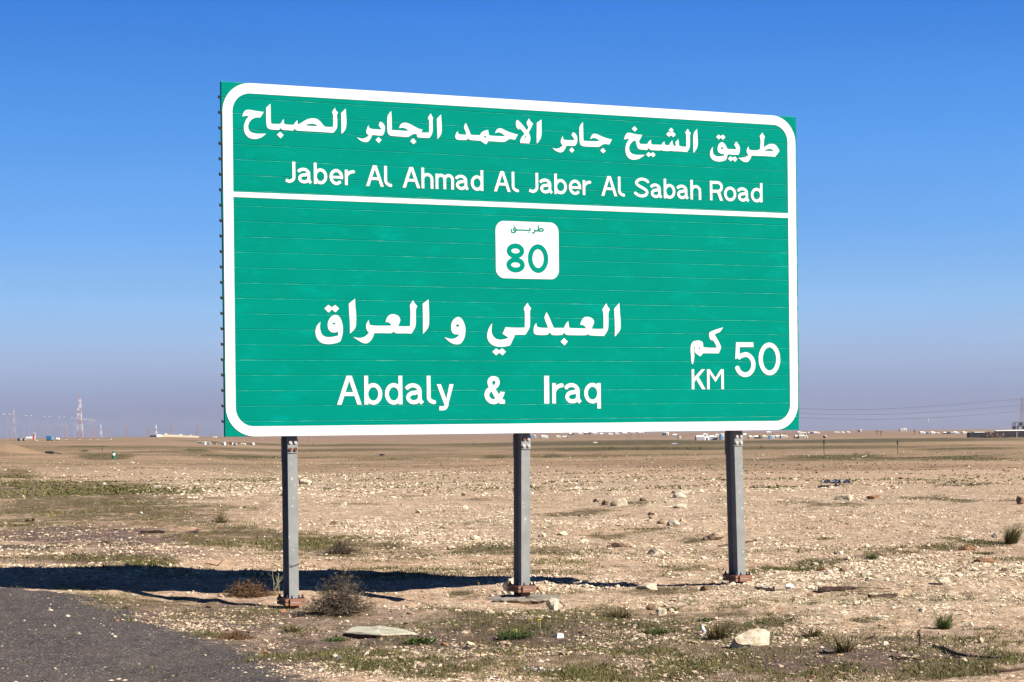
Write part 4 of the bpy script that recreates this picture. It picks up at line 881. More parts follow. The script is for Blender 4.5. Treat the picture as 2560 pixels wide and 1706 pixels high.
# ================================================================ ground sheet
def patch_mask(x, y, typ, warp=1.0):
    out = np.zeros_like(x)
    wx = vnoise(x, y, 1.1, 31)*.30 + vnoise(x, y, .4, 32)*.15; wy = vnoise(x, y, 1.3, 33)*.30 + vnoise(x, y, .5, 34)*.15
    for t_, cx, cy, rx, ry, s in PATCH:
        if t_ != typ: continue
        sel = (np.abs(x - cx - cx/max(cy, 1)*(y - cy)) < rx*1.9 + .3) & (np.abs(y - cy) < ry*1.9 + .5)
        if not sel.any(): continue
        xs = x[sel]; ys = y[sel]; k = max(1.0, rx/1.5); k2 = max(1.0, ry/1.5)
        dx = (xs - cx - cx/cy*(ys - cy) + wx[sel]*min(k, 3)*min(1, rx))/rx; dy = (ys - cy + wy[sel]*min(k2, 3)*min(1, ry))/ry
        v = s*(1 - sstep(.35, 1.45, np.sqrt(dx*dx + dy*dy)))
        out[sel] = np.maximum(out[sel], v)
    return out
_EY = [-90, 0, 8, 11, 13.8, 16.4, 18.25, 20.2, 20.9, 21.3]; _EX = [60, 6, .9, -.65, -1.55, -2.5, -3.45, -4.5, -5.4, -12]
def tarmac(x, y):
    e = np.interp(y, _EY, _EX)
    m = sstep(-.95, .55, e - x)*(1 - sstep(20.9, 21.3, y))
    return np.where(x < -60, 0, m)
ys = [-4000., -600, -120, -40, -12, 0, 5, 8, 10, 11, 11.6]
y_ = 12.0
while y_ < 9500:
    ys.append(y_); y_ += max(.034, .46*y_*y_/3440) if y_ < 900 else y_*.05
YS = np.array(ys); xi = np.concatenate([-np.geomspace(3.2, .31, 14), np.linspace(-.30, .30, 640), np.geomspace(.31, 3.2, 14)])
sc_ = np.maximum(np.abs(YS), 10.0)
GX = sc_[:, None]*xi[None, :]; GY = np.repeat(YS[:, None], len(xi), 1)
gx = GX.ravel(); gy = GY.ravel()
GZ = ground_h(GX, GY)
_rb = patch_mask(gx, gy, 'r').reshape(GX.shape)*(1 - sstep(30, 60, GY))
GZ = GZ + _rb*(vnoise(GX, GY, .17, 71)*.020 + vnoise(GX, GY, .08, 72)*.011)
G_green = patch_mask(gx, gy, 'g'); G_far = sstep(60, 170, gy)
fields = dict(green=G_green, rubble=np.clip(patch_mask(gx, gy, 'r') + .12*(vnoise(gx, gy, 6, 40) > .2), 0, 1), dark=patch_mask(gx, gy, 'd'), tar=patch_mask(gx, gy, 'k'), track=patch_mask(gx, gy, 't')*.8,
              sand=patch_mask(gx, gy, 's'), asphalt=tarmac(gx, gy), far=G_far, hills=sstep(800, 2600, gy))
nr_, nc_ = GX.shape; ii = np.arange(nr_*nc_).reshape(nr_, nc_)
F = np.stack([ii[:-1, :-1], ii[:-1, 1:], ii[1:, 1:], ii[1:, :-1]], -1).reshape(-1, 4)
gr = np_mesh('ground', np.stack([gx, gy, GZ.ravel()], 1), F, M['ground'], fields, smooth=True)
tag(gr, kind='structure')
# ================================================================ loose gravel (nobody could count it)
OCT = np.array([(1, 0, 0), (-1, 0, 0), (0, 1, 0), (0, -1, 0), (0, 0, 1), (0, 0, -1)], float)
OCF = np.array([(0, 2, 4), (2, 1, 4), (1, 3, 4), (3, 0, 4), (2, 0, 5), (1, 2, 5), (3, 1, 5), (0, 3, 5)])
def ico_arrays(sub):
    bm = bmesh.new(); bmesh.ops.create_icosphere(bm, subdivisions=sub, radius=1); bm.verts.ensure_lookup_table()
    v = np.array([q.co[:] for q in bm.verts]); f = np.array([[q.index for q in p.verts] for p in bm.faces]); bm.free(); return v, f
ICO1 = ico_arrays(1); ICO3 = ico_arrays(3)
def stones(px, py, rad, tone, base_v, base_f, flat=.5):
    n = len(px); k = len(base_v)
    j = 1 + RN.uniform(-.38, .38, (n, k)); V = base_v[None]*j[:, :, None]
    sx = RN.uniform(.75, 1.35, n); sy = RN.uniform(.6, 1.1, n); sz = RN.uniform(flat*.6, flat*1.2, n)
    V = V*np.stack([sx, sy, sz], 1)[:, None]*rad[:, None, None]
    tl = RN.uniform(-.5, .5, n); c, s = np.cos(tl)[:, None], np.sin(tl)[:, None]
    X = V[..., 0]*c - V[..., 2]*s; Z = V[..., 0]*s + V[..., 2]*c; V = np.stack([X, V[..., 1], Z], -1)
    a = RN.uniform(0, 6.28, n); c, s = np.cos(a)[:, None], np.sin(a)[:, None]
    X = V[..., 0]*c - V[..., 1]*s; Y = V[..., 0]*s + V[..., 1]*c
    pz = ground_h(px, py) + rad*sz*.28
    V = np.stack([X + px[:, None], Y + py[:, None], V[..., 2] + pz[:, None]], -1).reshape(-1, 3)
    Fq = (base_f[None] + (np.arange(n)*k)[:, None, None]).reshape(-1, 3)
    return V, Fq, np.repeat(tone, k)
def scatter(n, y0, y1, spread=.285, power=1.0):
    u = RN.rand(n); py = (y0**(1 - power) + u*(y1**(1 - power) - y0**(1 - power)))**(1/(1 - power)) if power != 1 else y0*(y1/y0)**u
    return RN.uniform(-spread, spread, n)*py, py
def gravel_layer(n, y0, y1, r0, r1, base, power, keep):
    px, py = scatter(n, y0, y1, power=power); r = patch_mask(px, py, 'r'); g = patch_mask(px, py, 'g'); s_ = patch_mask(px, py, 's'); tk = patch_mask(px, py, 't'); ta = tarmac(px, py); d = patch_mask(px, py, 'd')
    cl = sstep(-.1, .65, vnoise(px, py, 1.0, 51) + .6*vnoise(px, py, .33, 52) + .5*vnoise(px, py*1.5, 3.2, 53))
    p = (.20 + .95*r + .35*d)*(.16 + 1.1*cl)*(1 - .72*g)*(1 - .8*s_)*(1 - .85*tk)*(1 - .97*sstep(.3, .8, ta))*keep
    m = RN.rand(n) < p; px, py, r = px[m], py[m], r[m]
    q = RN.rand(len(px)); rad = r0*(r1/r0)**(q**(2.2 + 1.3*(1 - r)))
    tone = np.clip(RN.beta(2.2, 1.6, len(px)) + .18*r - .25*d[m], 0, 1)
    return stones(px, py, rad, tone, base[0], base[1])
parts = [gravel_layer(470000, 12.6, 27, .005, .024, (OCT, OCF), 1.6, 1.), gravel_layer(270000, 22, 66, .010, .044, (OCT, OCF), 1.6, 1.),
         gravel_layer(17000, 12.6, 40, .016, .045, ICO1, 1.4, .8), gravel_layer(70000, 55, 220, .03, .10, (OCT, OCF), 1.5, .8)]
def joined(parts):
    Vs, Fs, Ts, b = [], [], [], 0
    for V, Fq, T in parts: Vs.append(V); Fs.append(Fq + b); Ts.append(T); b += len(V)
    return np.concatenate(Vs), np.concatenate(Fs), np.concatenate(Ts)
V, Fq, T = joined(parts); GRAVEL_TRIS = len(Fq)
tag(np_mesh('gravel', V, Fq, M['gravel'], {'tone': T}), 'loose pale limestone gravel strewn over the sand', 'gravel', kind='stuff')
# ================================================================ grass mat
def blades(px, py, hgt, wid, n_per, spread, mix_dry):
    n = len(px); N = n*n_per
    bx = np.repeat(px, n_per) + RN.normal(0, 1, N)*np.repeat(spread, n_per); by = np.repeat(py, n_per) + RN.normal(0, 1, N)*np.repeat(spread, n_per)*1.1
    bz = ground_h(bx, by) - .004; a = RN.uniform(0, 6.28, N); h = np.repeat(hgt, n_per)*RN.uniform(.4, 1.2, N); wd = np.repeat(wid, n_per)*RN.uniform(.6, 1.4, N)
    lean = RN.uniform(.1, 1.3, N)*h; la = RN.uniform(0, 6.28, N)
    p0 = np.stack([bx - np.cos(a)*wd, by - np.sin(a)*wd, bz], 1); p1 = np.stack([bx + np.cos(a)*wd, by + np.sin(a)*wd, bz], 1)
    p2 = np.stack([bx + np.cos(la)*lean, by + np.sin(la)*lean, bz + h], 1)
    V = np.stack([p0, p1, p2], 1).reshape(-1, 3); Fq = np.arange(N*3).reshape(-1, 3)
    tn = np.clip(np.repeat(RN.rand(n)*.5 + mix_dry*.28, n_per) + RN.uniform(-.2, .3, N), 0, 1)
    return V, Fq, np.repeat(tn, 3)
def grass_layer(n, y0, y1, power, hg, wd, n_per, sp):
    px, py = scatter(n, y0, y1, power=power); g = patch_mask(px, py, 'g'); ta = tarmac(px, py)
    cl = sstep(-.15, .75, vnoise(px, py, 1.1, 61) + .7*vnoise(px, py, .30, 62))
    sp_ = sstep(.15, .8, vnoise(px, py*1.6, 1.7, 64) + .6*vnoise(px, py, .45, 65)); m = RN.rand(n) < (g*1.0*(.10 + cl) + .012 + .20*sp_)*(1 - .93*sstep(.3, .9, ta)); px, py, g = px[m], py[m], g[m]; k = len(px)
    q = RN.rand(k)**1.6; dry = np.clip(.5 + vnoise(px, py, 2.3, 63), 0, 1)
    return blades(px, py, hg[0] + (hg[1] - hg[0])*q, wd*RN.uniform(.7, 1.4, k), n_per, sp*RN.uniform(.6, 1.4, k), dry)
parts = [grass_layer(9000, 12.6, 26, 1.5, (.02, .075), .0030, 10, .035), grass_layer(210000, 12.6, 27, 1.5, (.008, .042), .0028, 9, .028), grass_layer(130000, 24, 62, 1.5, (.015, .06), .0055, 7, .065), grass_layer(120000, 60, 420, 1.45, (.02, .075), .05, 4, .45)]
V, Fq, T = joined(parts); GRASS_TRIS = len(Fq)
tag(np_mesh('grass', V, Fq, M['grass'], {'tone': T}), 'low patchy green and straw coloured desert grass on the sand', 'grass', kind='stuff')
print('gravel tris', GRAVEL_TRIS, 'grass tris', GRASS_TRIS, 'ground quads', len(F))
def gz(x, y): return float(ground_h(np.array([x]), np.array([y]))[0])
# ================================================================ the sign
SO = Vector((-2.82382, 19.69447, 1.71641)); AX = Vector((.913191, .407521, .002884)); BX = Vector((-.001327, -.004104, .999991)); NX = Vector((.407529, -.913186, -.003207))
W_, H_ = 6.6115, 3.5; Z0 = 1.71641
base = SO - BX*Z0
sign = bpy.data.objects.new('highway_sign', None); C.objects.link(sign)
sign.matrix_world = Matrix(((AX.x, -NX.x, BX.x, base.x), (AX.y, -NX.y, BX.y, base.y), (AX.z, -NX.z, BX.z, base.z), (0, 0, 0, 1)))
tag(sign, 'large green bilingual highway sign with white border on three steel posts', 'road sign')
# planks: 23 extruded boards, each with fine grooves and a bevelled lip
NPL = 23; PH = H_/NPL
for i in range(NPL):
    z0 = Z0 + i*PH + .0002; z1 = Z0 + (i + 1)*PH - .0002; xa = random.uniform(-.003, .003) if 0 < i < NPL - 1 else 0; xb = W_ + (random.uniform(-.004, .004) if 0 < i < NPL - 1 else 0); yo = random.uniform(0, .0012)
    prof = [(.045, z0), (.004, z0), (0, z0 + .003)]
    g_ = PH/8
    for k in range(1, 8):
        zc = z0 + k*g_; prof += [(0, zc - .0022), (.0014, zc - .0010), (.0014, zc + .0010), (0, zc + .0022)]
    prof += [(0, z1 - .0048), (.0052, z1), (.045, z1)]
    n = len(prof); vs_ = [(xa, p[0] + yo, p[1]) for p in prof] + [(xb, p[0] + yo, p[1]) for p in prof]
    mb = MB()
    for k in range(n - 1):
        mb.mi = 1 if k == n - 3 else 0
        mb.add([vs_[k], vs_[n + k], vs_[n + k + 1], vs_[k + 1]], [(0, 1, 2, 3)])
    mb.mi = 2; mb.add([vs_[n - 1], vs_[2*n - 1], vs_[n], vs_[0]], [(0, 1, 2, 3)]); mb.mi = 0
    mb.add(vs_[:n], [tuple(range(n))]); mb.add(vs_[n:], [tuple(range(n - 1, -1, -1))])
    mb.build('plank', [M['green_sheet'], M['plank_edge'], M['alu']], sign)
    if i: # end clips at each joint
        c = MB(); zz = Z0 + i*PH; c.box(-.020, .0, .008, .040, zz - .014, zz + .010); c.box(-.028, -.020, .014, .030, zz - .006, zz + .016); c.build('end_clip', M['black'], sign)
        c = MB(); c.box(W_ + .001, W_ + .012, .010, .040, zz - .03, zz + .018); c.build('end_clip', M['green_sheet'], sign)
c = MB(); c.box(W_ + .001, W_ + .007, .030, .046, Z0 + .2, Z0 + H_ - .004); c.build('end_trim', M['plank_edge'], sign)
# vinyl shapes: union of polygons -> one thin sheet in front of the planks
def smooth_poly(P_, closed=True, rounds=2, sharp=42):
    for _ in range(rounds):
        n = len(P_); Q_ = []
        for i in range(n):
            a, b, c = Vector(P_[i - 1]), Vector(P_[i]), Vector(P_[(i + 1) % n]); u, v = b - a, c - b
            if u.length < 1e-6 or v.length < 1e-6: continue
            ang = math.degrees(abs(u.angle(v)))
            if ang > sharp or ang < 4: Q_.append(tuple(b))
            else: Q_ += [tuple(b - u*.25), tuple(b + v*.25)]
        P_ = Q_
    return P_
def sheet(name, polys, holes, y, m, parent, thick=.0012):
    vs_, fs_ = [], []
    for p in polys + holes:
        ar = sum(p[i][0]*p[(i + 1) % len(p)][1] - p[(i + 1) % len(p)][0]*p[i][1] for i in range(len(p)))
        if ar < 0: p = list(p)[::-1]
        k = len(vs_); vs_ += [Vector(q) for q in p]; fs_.append(list(range(k, k + len(p))))
    V2, E2, F2, _, _, FO = delaunay_2d_cdt(vs_, [], fs_, 1, 1e-5, True)
    npoly = len(polys)
    keep = [f for f, o in zip(F2, FO) if any(k < npoly for k in o) and not any(k >= npoly for k in o)]
    nv = len(V2); mb = MB(); vv = [(q.x, y, q.y) for q in V2] + [(q.x, y + thick, q.y) for q in V2]
    fr = []; ec = {}
    for f in keep:
        area = sum(V2[f[i]].x*V2[f[(i + 1) % len(f)]].y - V2[f[(i + 1) % len(f)]].x*V2[f[i]].y for i in range(len(f)))
        f = list(f) if area > 0 else list(f)[::-1]; fr.append(tuple(f))
        for i in range(len(f)): ec[(f[i], f[(i + 1) % len(f)])] = 1
    for (a, b) in list(ec):
        if (b, a) not in ec: fr.append((a, a + nv, b + nv, b))
    mb.add(vv, fr); return mb.build(name, m, parent)
def rrect(x0, x1, z0, z1, r, n=14):
    P_ = []
    for cx, cz, a0 in ((x1 - r, z1 - r, 0), (x0 + r, z1 - r, 90), (x0 + r, z0 + r, 180), (x1 - r, z0 + r, 270)):
        for k in range(n + 1):
            a = math.radians(a0 + 90*k/n); P_.append((cx + r*math.cos(a), cz + r*math.sin(a)))
    return P_
YF = -.0030
sheet('border', [rrect(.008, W_ - .012, Z0 + .001, Z0 + H_ - .001, .295)], [rrect(.109, W_ - .115, Z0 + .101, Z0 + H_ - .104, .185)], YF, M['white_sheet'], sign)
c = MB(); c.box(.1095, W_ - .1155, YF + .0004, YF + .0014, Z0 + 2.3655, Z0 + 2.4175); c.build('divider_line', M['white_sheet'], sign)
def mm(s): return [tuple(float(q)/1000 for q in p.split(',')) for p in s.split()]
def up(P_): return [(x, z + Z0) for x, z in P_]
for name, prts in ARABIC:
    for a, h in prts:   # every connected run of letters and every dot is its own piece of sheeting
        pts_ = up(mm(a)); dots = len(pts_) in (4, 8)
        sheet('ampersand' if name == 'ampersand' else ('arabic_dot' if dots else 'arabic_letter'), [pts_ if dots else smooth_poly(pts_)], [smooth_poly(up(mm(q))) for q in h], YF, M['white_sheet'], sign)
badge = sheet('route_badge', [rrect(2.927, 3.655, Z0 + 1.622, Z0 + 2.222, .098)], [], YF, M['white_sheet'], sign)
def arc(cx, cy, rx, ry, a0, a1, n=18): return [(cx + rx*math.cos(math.radians(a0 + (a1 - a0)*k/n)), cy + ry*math.sin(math.radians(a0 + (a1 - a0)*k/n))) for k in range(n + 1)]
def stroke(P_, t, closed=False):
    """constant-width pen line: one rectangle per segment and a disc at every inner vertex"""
    P_ = [Vector(q) for q in P_]; n = len(P_); out = []
    for i in range(n if closed else n - 1):
        a, b = P_[i], P_[(i + 1) % n]; d = b - a
        if d.length < 1e-7: continue
        d.normalize(); nn = Vector((-d.y, d.x))*t/2; out.append([tuple(a - nn), tuple(b - nn), tuple(b + nn), tuple(a + nn)])
    for i in (range(n) if closed else range(1, n - 1)):
        out.append([(P_[i].x + t/2*math.cos(.2 + k*math.pi/6), P_[i].y + t/2*math.sin(.2 + k*math.pi/6)) for k in range(12)])
    return out
XH = .735
def tw_row1(t): return t > .17
def glyph(ch, w, t):
    t *= 1.12 if ch in '80' and abs(t - .155) < 1e-6 else (.82 if tw_row1(t) else .87); h = t/2; S = lambda P_, cl=False: stroke(P_, t, cl)
    el_ = lambda cx, cy, rx, ry: S(arc(cx, cy, rx, ry, 0, 360, 36)[:-1], True)
    if ch == 'I': return [[(0, 0), (w, 0), (w, 1), (0, 1)]]
    if ch == 'l': r = w - h; return S([(h, 1), (h, r)] + arc(h + r, r + 0, r, r - h, 180, 262, 8)[1:] + [(w, h)])
    if ch == 'J': r = min(.26, w*.6); return S([(w - h, 1), (w - h, r + .02)] + arc(w - h - r, r + .02, r, r + .02 - h, 0, -88, 12)[1:] + [(.03, h + .05)])
    if ch in 'bdq':
        rx = (w - t)/2; e = el_(w/2, XH/2, rx, XH/2 - h + .008)
        if ch == 'b': return e + S([(h, 1), (h, 0)])
        if ch == 'd': return e + S([(w - h, 1), (w - h, 0)])
        return e + S([(w - h, XH), (w - h, -.195)])
    if ch == 'o': return el_(w/2, XH/2, (w - t)/2, XH/2 - h + .01)
    if ch == '0': return el_(w/2, .5, (w - t)/2, .5 - h)
    if ch == '8': return el_(w/2, .745, (w - t)/2*.94, .255 - h + .005) + el_(w/2, .262, (w - t)/2, .262 - h)
    if ch == 'e':
        rx = (w - t)/2; ry = XH/2 - h + .01; cy = XH/2
        return S(arc(w/2, cy, rx, ry, -14, 318, 34)) + [[(h*.6, cy - h*.85 - .01), (w - .004, cy - h*.85 - .01), (w - h*.5, cy + h*.65), (h*.6, cy + h*.65)]]
    if ch == 'a':
        sx = w - t*.5 - h; r = sx - h - .02
        top = arc(sx - r*.62, XH - h - .20, r*.62, .20, 0, 155, 14)
        return S([(w - .045, h*.45), (sx + .015, .13), (sx, .22), (sx, XH - h - .20)] + top[1:]) + S([(sx, .455)] + arc(h + .215, .235, .215, .235 - h + .0, 82, 330, 18) + [(sx, .17)])
    if ch == 'r': return S([(h, XH), (h, 0)]) + S([(h, .36)] + arc(w, .36, w - h, XH - h - .36 - .01, 178, 92, 10) + [(w, XH - h - .01)])
    if ch == 'h': rx = (w - t)/2; return S([(h, 1), (h, 0)]) + S([(h, .42)] + arc(w/2, .45, rx, XH - h - .45 + .01, 180, 0, 16) + [(w - h, 0)])
    if ch == 'm':
        rx = (w - t)/4; return S([(h, XH), (h, 0)]) + S([(h, .42)] + arc(h + rx, .47, rx, XH - h - .47 + .01, 180, 0, 14) + [(w/2, 0)]) + S([(w/2, .42)] + arc(w/2 + rx, .47, rx, XH - h - .47 + .01, 180, 0, 14) + [(w - h, 0)])
    if ch == 'A': return [[(0, 0), (t*1.1, 0), (w/2 + .42*t, 1), (w/2 - .66*t, 1)], [(w - t*1.1, 0), (w, 0), (w/2 + .66*t, 1), (w/2 - .42*t, 1)], [(w*.2, .30), (w*.8, .30), (w*.75, .30 + t*.9), (w*.25, .30 + t*.9)]]
    if ch == 'y': return [[(0, .70), (t*1.1, .70), (w*.5 + h, .10), (w*.5 - h*.6, -.0)], [(w - t*1.1, .70), (w, .70), (w*.66, -.03), (w*.58 - h, -.10)]] + S([(w*.60, .03), (w*.52, -.10), (w*.42, -.145), (w*.28, -.150), (.09, -.145)])
    if ch == 'S':
        pts = [(w*.93, .80), (w*.80, .885), (w*.62, 1 - h), (w*.42, 1 - h), (w*.24, .86), (t*.62, .74), (w*.22, .62), (w*.45, .53), (w*.68, .44), (w*.86, .33), (w*.87, .22), (w*.76, .12), (w*.58, h), (w*.40, h), (w*.2, .125), (.045, .215)]
        P_ = pts
        for _ in range(2): P_ = [P_[0]] + [q for i in range(len(P_) - 1) for q in ((P_[i][0]*.75 + P_[i + 1][0]*.25, P_[i][1]*.75 + P_[i + 1][1]*.25), (P_[i][0]*.25 + P_[i + 1][0]*.75, P_[i][1]*.25 + P_[i + 1][1]*.75))] + [P_[-1]]
        return S(P_)
    if ch == 'R': r = .262 - h*.5; return S([(h, 1), (h, 0)]) + S([(h, 1 - h), (w - .30, 1 - h)] + arc(w - .31, 1 - h - r, .31 - h, r, 88, -88, 14) + [(h, 1 - h - 2*r)]) + [[(w - t*1.2, 0), (w, 0), (w*.66 + h, .50), (w*.50, .50)]]
    if ch == 'K': return S([(h, 1), (h, 0)]) + [[(w - t*1.45, 1), (w - .02, 1), (h, .30), (h, .52)], [(w - t*1.35, 0), (w, 0), (w*.52, .60), (w*.34, .47)]]
    if ch == 'M': return S([(h, 1), (h, 0)]) + S([(w - h, 1), (w - h, 0)]) + [[(0, 1), (t*1.15, 1), (w/2 + h*.2, .56), (w/2, .36)], [(w, 1), (w - t*1.15, 1), (w/2 - h*.2, .56), (w/2, .36)]]
    if ch == '5':
        return S([(w*.91, 1 - h), (t*.55, 1 - h)]) + [[(t*.35, 1), (t*1.25, 1), (t*1.15, .55), (.02, .485)]] + S([(t*.75, .535), (w*.33, .60), (w*.48, .625)] + arc(w*.5, .325, w/2 - h, .325 - h + .055, 82, -168, 30))
    return []
def letters(rows, parent, m, y):
    for row, ch, x0, wd, zb, cap, tw in LATIN:
        if row not in rows: continue
        k = cap; P_ = [[(x0 + px*k, Z0 + zb + pz*k) for px, pz in q] for q in glyph(ch, wd/k, tw)]
        sheet('numeral' if ch.isdigit() else 'letter', P_, [], y, m, parent)
letters((1, 2, 3, 4), sign, M['white_sheet'], YF)
letters((5,), badge, M['green_sheet'], YF - .0016)
BW = [stroke(up(mm(q)), .0155) for q in BADGE_WORD]
sheet('arabic_letter', BW[0] + BW[1] + BW[2], [], YF - .0016, M['green_sheet'], badge); sheet('arabic_letter', BW[3] + BW[4], [], YF - .0016, M['green_sheet'], badge)
for q in BW[5:]: sheet('arabic_dot', q, [], YF - .0016, M['green_sheet'], badge)
# fixing rails behind the board, then the posts
for zr in (.35, 1.3, 2.3, 3.2):
    c = MB(); c.box(.1, W_ - .1, .047, .075, Z0 + zr - .03, Z0 + zr + .03); c.build('rail', M['alu'], sign)
def ibeam(mb, xc, y0, z0, z1, dx=0., dy=0.):
    """IPE 200 section: two 100 mm flanges, web between; dx, dy shift of the foot"""
    for (xa, xb, ya, yb) in ((-.05, .05, 0, .0085), (-.0028, .0028, .0088, .1912), (-.05, .05, .1915, .20)):
        b = [(xc + xa + dx, y0 + ya + dy, z0), (xc + xb + dx, y0 + ya + dy, z0), (xc + xb + dx, y0 + yb + dy, z0), (xc + xa + dx, y0 + yb + dy, z0)]
        t_ = [(xc + xa, y0 + ya, z1), (xc + xb, y0 + ya, z1), (xc + xb, y0 + yb, z1), (xc + xa, y0 + yb, z1)]
        mb.add(b + t_, [(0, 3, 2, 1), (4, 5, 6, 7), (0, 1, 5, 4), (1, 2, 6, 5), (2, 3, 7, 6), (3, 0, 4, 7)])
def hexbolt(parent, x, y, z, r, m, axis='y', hh=.014):
    mb = MB()
    if axis == 'y': mb.bar((x, y, z), (x, y - hh*.3, z), r*1.35, n=12); mb.bar((x, y - hh*.3, z), (x, y - hh, z), r, n=6)
    else: mb.bar((x, y, z), (x, y, z + hh*.6), r, n=6); mb.bar((x, y, z + hh*.6), (x, y, z + hh*1.6), r*.55, n=8)
    mb.build('bolt', m, parent)
YP = .078
for pi, (xc, dx, dy) in enumerate(((.714, .001, 0), (3.284, -.017, .0), (5.872, .028, .0))):
    p0 = sign.matrix_world @ Vector((xc, YP, 0)); ztop = Z0 - .165
    gzz = gz(p0.x, p0.y) + (-.025, .012, -.040)[pi]
    post = MB(); ibeam(post, xc, YP, gzz + .126, ztop - .008, dx, dy); po = post.build('post', M['galv'], sign)
    u = MB(); ibeam(u, xc, YP, ztop + .004, Z0 + H_ - .1); u.build('upper_beam', M['galv'], po)
    s = MB(); s.box(xc - .052, xc + .054, YP - .0105, YP - .0004, ztop - .004, Z0 - .030); sp = s.build('splice_plate', M['galv'], po)
    for bx in (-.027, .027):
        for bz_ in (.031, .104): hexbolt(po, xc + bx, YP - .0107, ztop - .002 + bz_, .0155, M['bolt_rust'] if (pi == 1 and bx < 0 and bz_ > .05) or (pi == 0 and bz_ < .05) else M['bolt'])
    s = MB(); s.box(xc - .052, xc + .052, YP + .2004, YP + .2105, ztop - .10, Z0 - .02); s.build('splice_plate', M['galv'], po)
    # slip base: two notched rusty plates, a bright gap, a stub sunk in the footing
    zb = gzz; fx = xc + dx
    for k, (za, zc_) in enumerate(((.096, .126), (.059, .089))):
        mb = MB()
        for (xa, xb, ya, yb) in ((-.062, .062, -.062, .262), (-.105, -.0625, -.045, .245), (.0625, .105, -.045, .245)): mb.box(fx + xa, fx + xb, YP + ya, YP + yb, zb + za, zb + zc_)
        mb.build('base_plate', M['rust'], po)
    mb = MB(); mb.box(fx - .055, fx + .055, YP - .058, YP + .258, zb + .0892, zb + .0958); mb.build('shim', M['bright'], po)
    mb = MB(); ibeam(mb, fx, YP, zb - .25, zb + .0588); mb.build('stub_beam', M['rust'], po)
    for bx in (-.082, .082):
        for by in (-.02, .22): hexbolt(po, fx + bx, YP + by, zb + .1262, .017, M['dark_steel'] if bx < 0 or by < 0 else M['galv'], 'z', .022)
    for bx in (-.035, .04): hexbolt(po, fx + bx, YP - .035, zb + .1262, .013, M['dark_steel'], 'z', .022)
# wire loop tied round the left post
c = MB(); pc = (.715, YP)
ringp = [(pc[0] - .056, pc[1] - .006, .425), (pc[0] + .0, pc[1] - .010, .415), (pc[0] + .056, pc[1] - .006, .437), (pc[0] + .058, pc[1] + .206, .43), (pc[0] - .058, pc[1] + .206, .42)]
for i in range(5): c.bar(ringp[i], ringp[(i + 1) % 5], .0022, n=4)
c.bar((pc[0] - .056, pc[1] - .006, .395), (pc[0] + .056, pc[1] - .008, .431), .0020, n=4)
wl = c.build('wire_loop', M['dark_steel'], sign)
# ================================================================ rocks and slabs
def rock_arrays(seed, elong=1.0):
    r = np.random.RandomState(seed); v, f = ICO3; v = v.copy()
    for _ in range(11):
        nrm = r.normal(size=3); nrm /= np.linalg.norm(nrm); dd = r.uniform(.40, .88); s = v @ nrm; ex = np.maximum(s - dd, 0); v -= ex[:, None]*nrm[None]
    l_ = np.linalg.norm(v, axis=1, keepdims=True)
    nz = vnoise(v[:, 0]*3 + seed, v[:, 1]*3 + v[:, 2]*2, 1.0, seed % 9)*.10 + vnoise(v[:, 0]*8 + v[:, 2]*5, v[:, 1]*8 + seed, 1.0, 3)*.055
    return v*(1 + nz[:, None]), f
for i, (x, y, wd, hr, tone, lab) in enumerate(ROCKS):
    v, f = rock_arrays(i*7 + 3); mn, mx = v.min(0), v.max(0); v = (v - (mn + mx)/2)/(mx - mn)
    a = (i*2.4) % 6.28; dep = .75
    v = v*np.array([wd*1.08, wd*dep, wd*hr*1.5]); z = gz(x, y)
    o = np_mesh('rock', v, f, M['rock_' + tone], smooth=False); o.location = (x, y + wd*.2, z + wd*hr*.24); o.rotation_euler = (0, 0, .25*math.sin(i*5.1))
    tag(o, lab, 'rock', 'stones lying on the desert ground')
def slab_mesh(name, outline, top, bottom, m, msides, rough=.01, parent=None, seed=0):
    """irregular slab: closed outline (x,y), flat-ish top and ragged sides"""
    r = random.Random(seed); P_ = []
    n = len(outline)
    for i in range(n):
        a = Vector(outline[i]); b = Vector(outline[(i + 1) % n])
        for k in range(4): q = a.lerp(b, k/4); P_.append((q.x + r.uniform(-rough, rough), q.y + r.uniform(-rough, rough)))
    cx = sum(p[0] for p in P_)/len(P_); cy = sum(p[1] for p in P_)/len(P_); N = len(P_)
    rings = [(.0, top + .004), (.5, top + .003), (.94, top), (1.0, top - .012), (1.02, (top*.6 + bottom*.4)), (.93, (top*.3 + bottom*.7)), (1.03, bottom)]
    mb = MB(); vs_ = []
    for s_, z in rings:
        for p in P_: vs_.append((cx + (p[0] - cx)*s_ + (r.uniform(-rough, rough) if s_ > .96 else 0), cy + (p[1] - cy)*s_ + (r.uniform(-rough, rough) if s_ > .96 else 0), z + r.uniform(-.4, .4)*rough))
    b0 = 0
    mb.add(vs_, [])
    for k in range(len(rings) - 1):
        mi = 0 if k < 3 else 1
        for i in range(N):
            j = (i + 1) % N; mb.f.append((k*N + i, k*N + j, (k + 1)*N + j, (k + 1)*N + i)); mb.m.append(mi)
    return mb.build(name, [m, msides], parent)
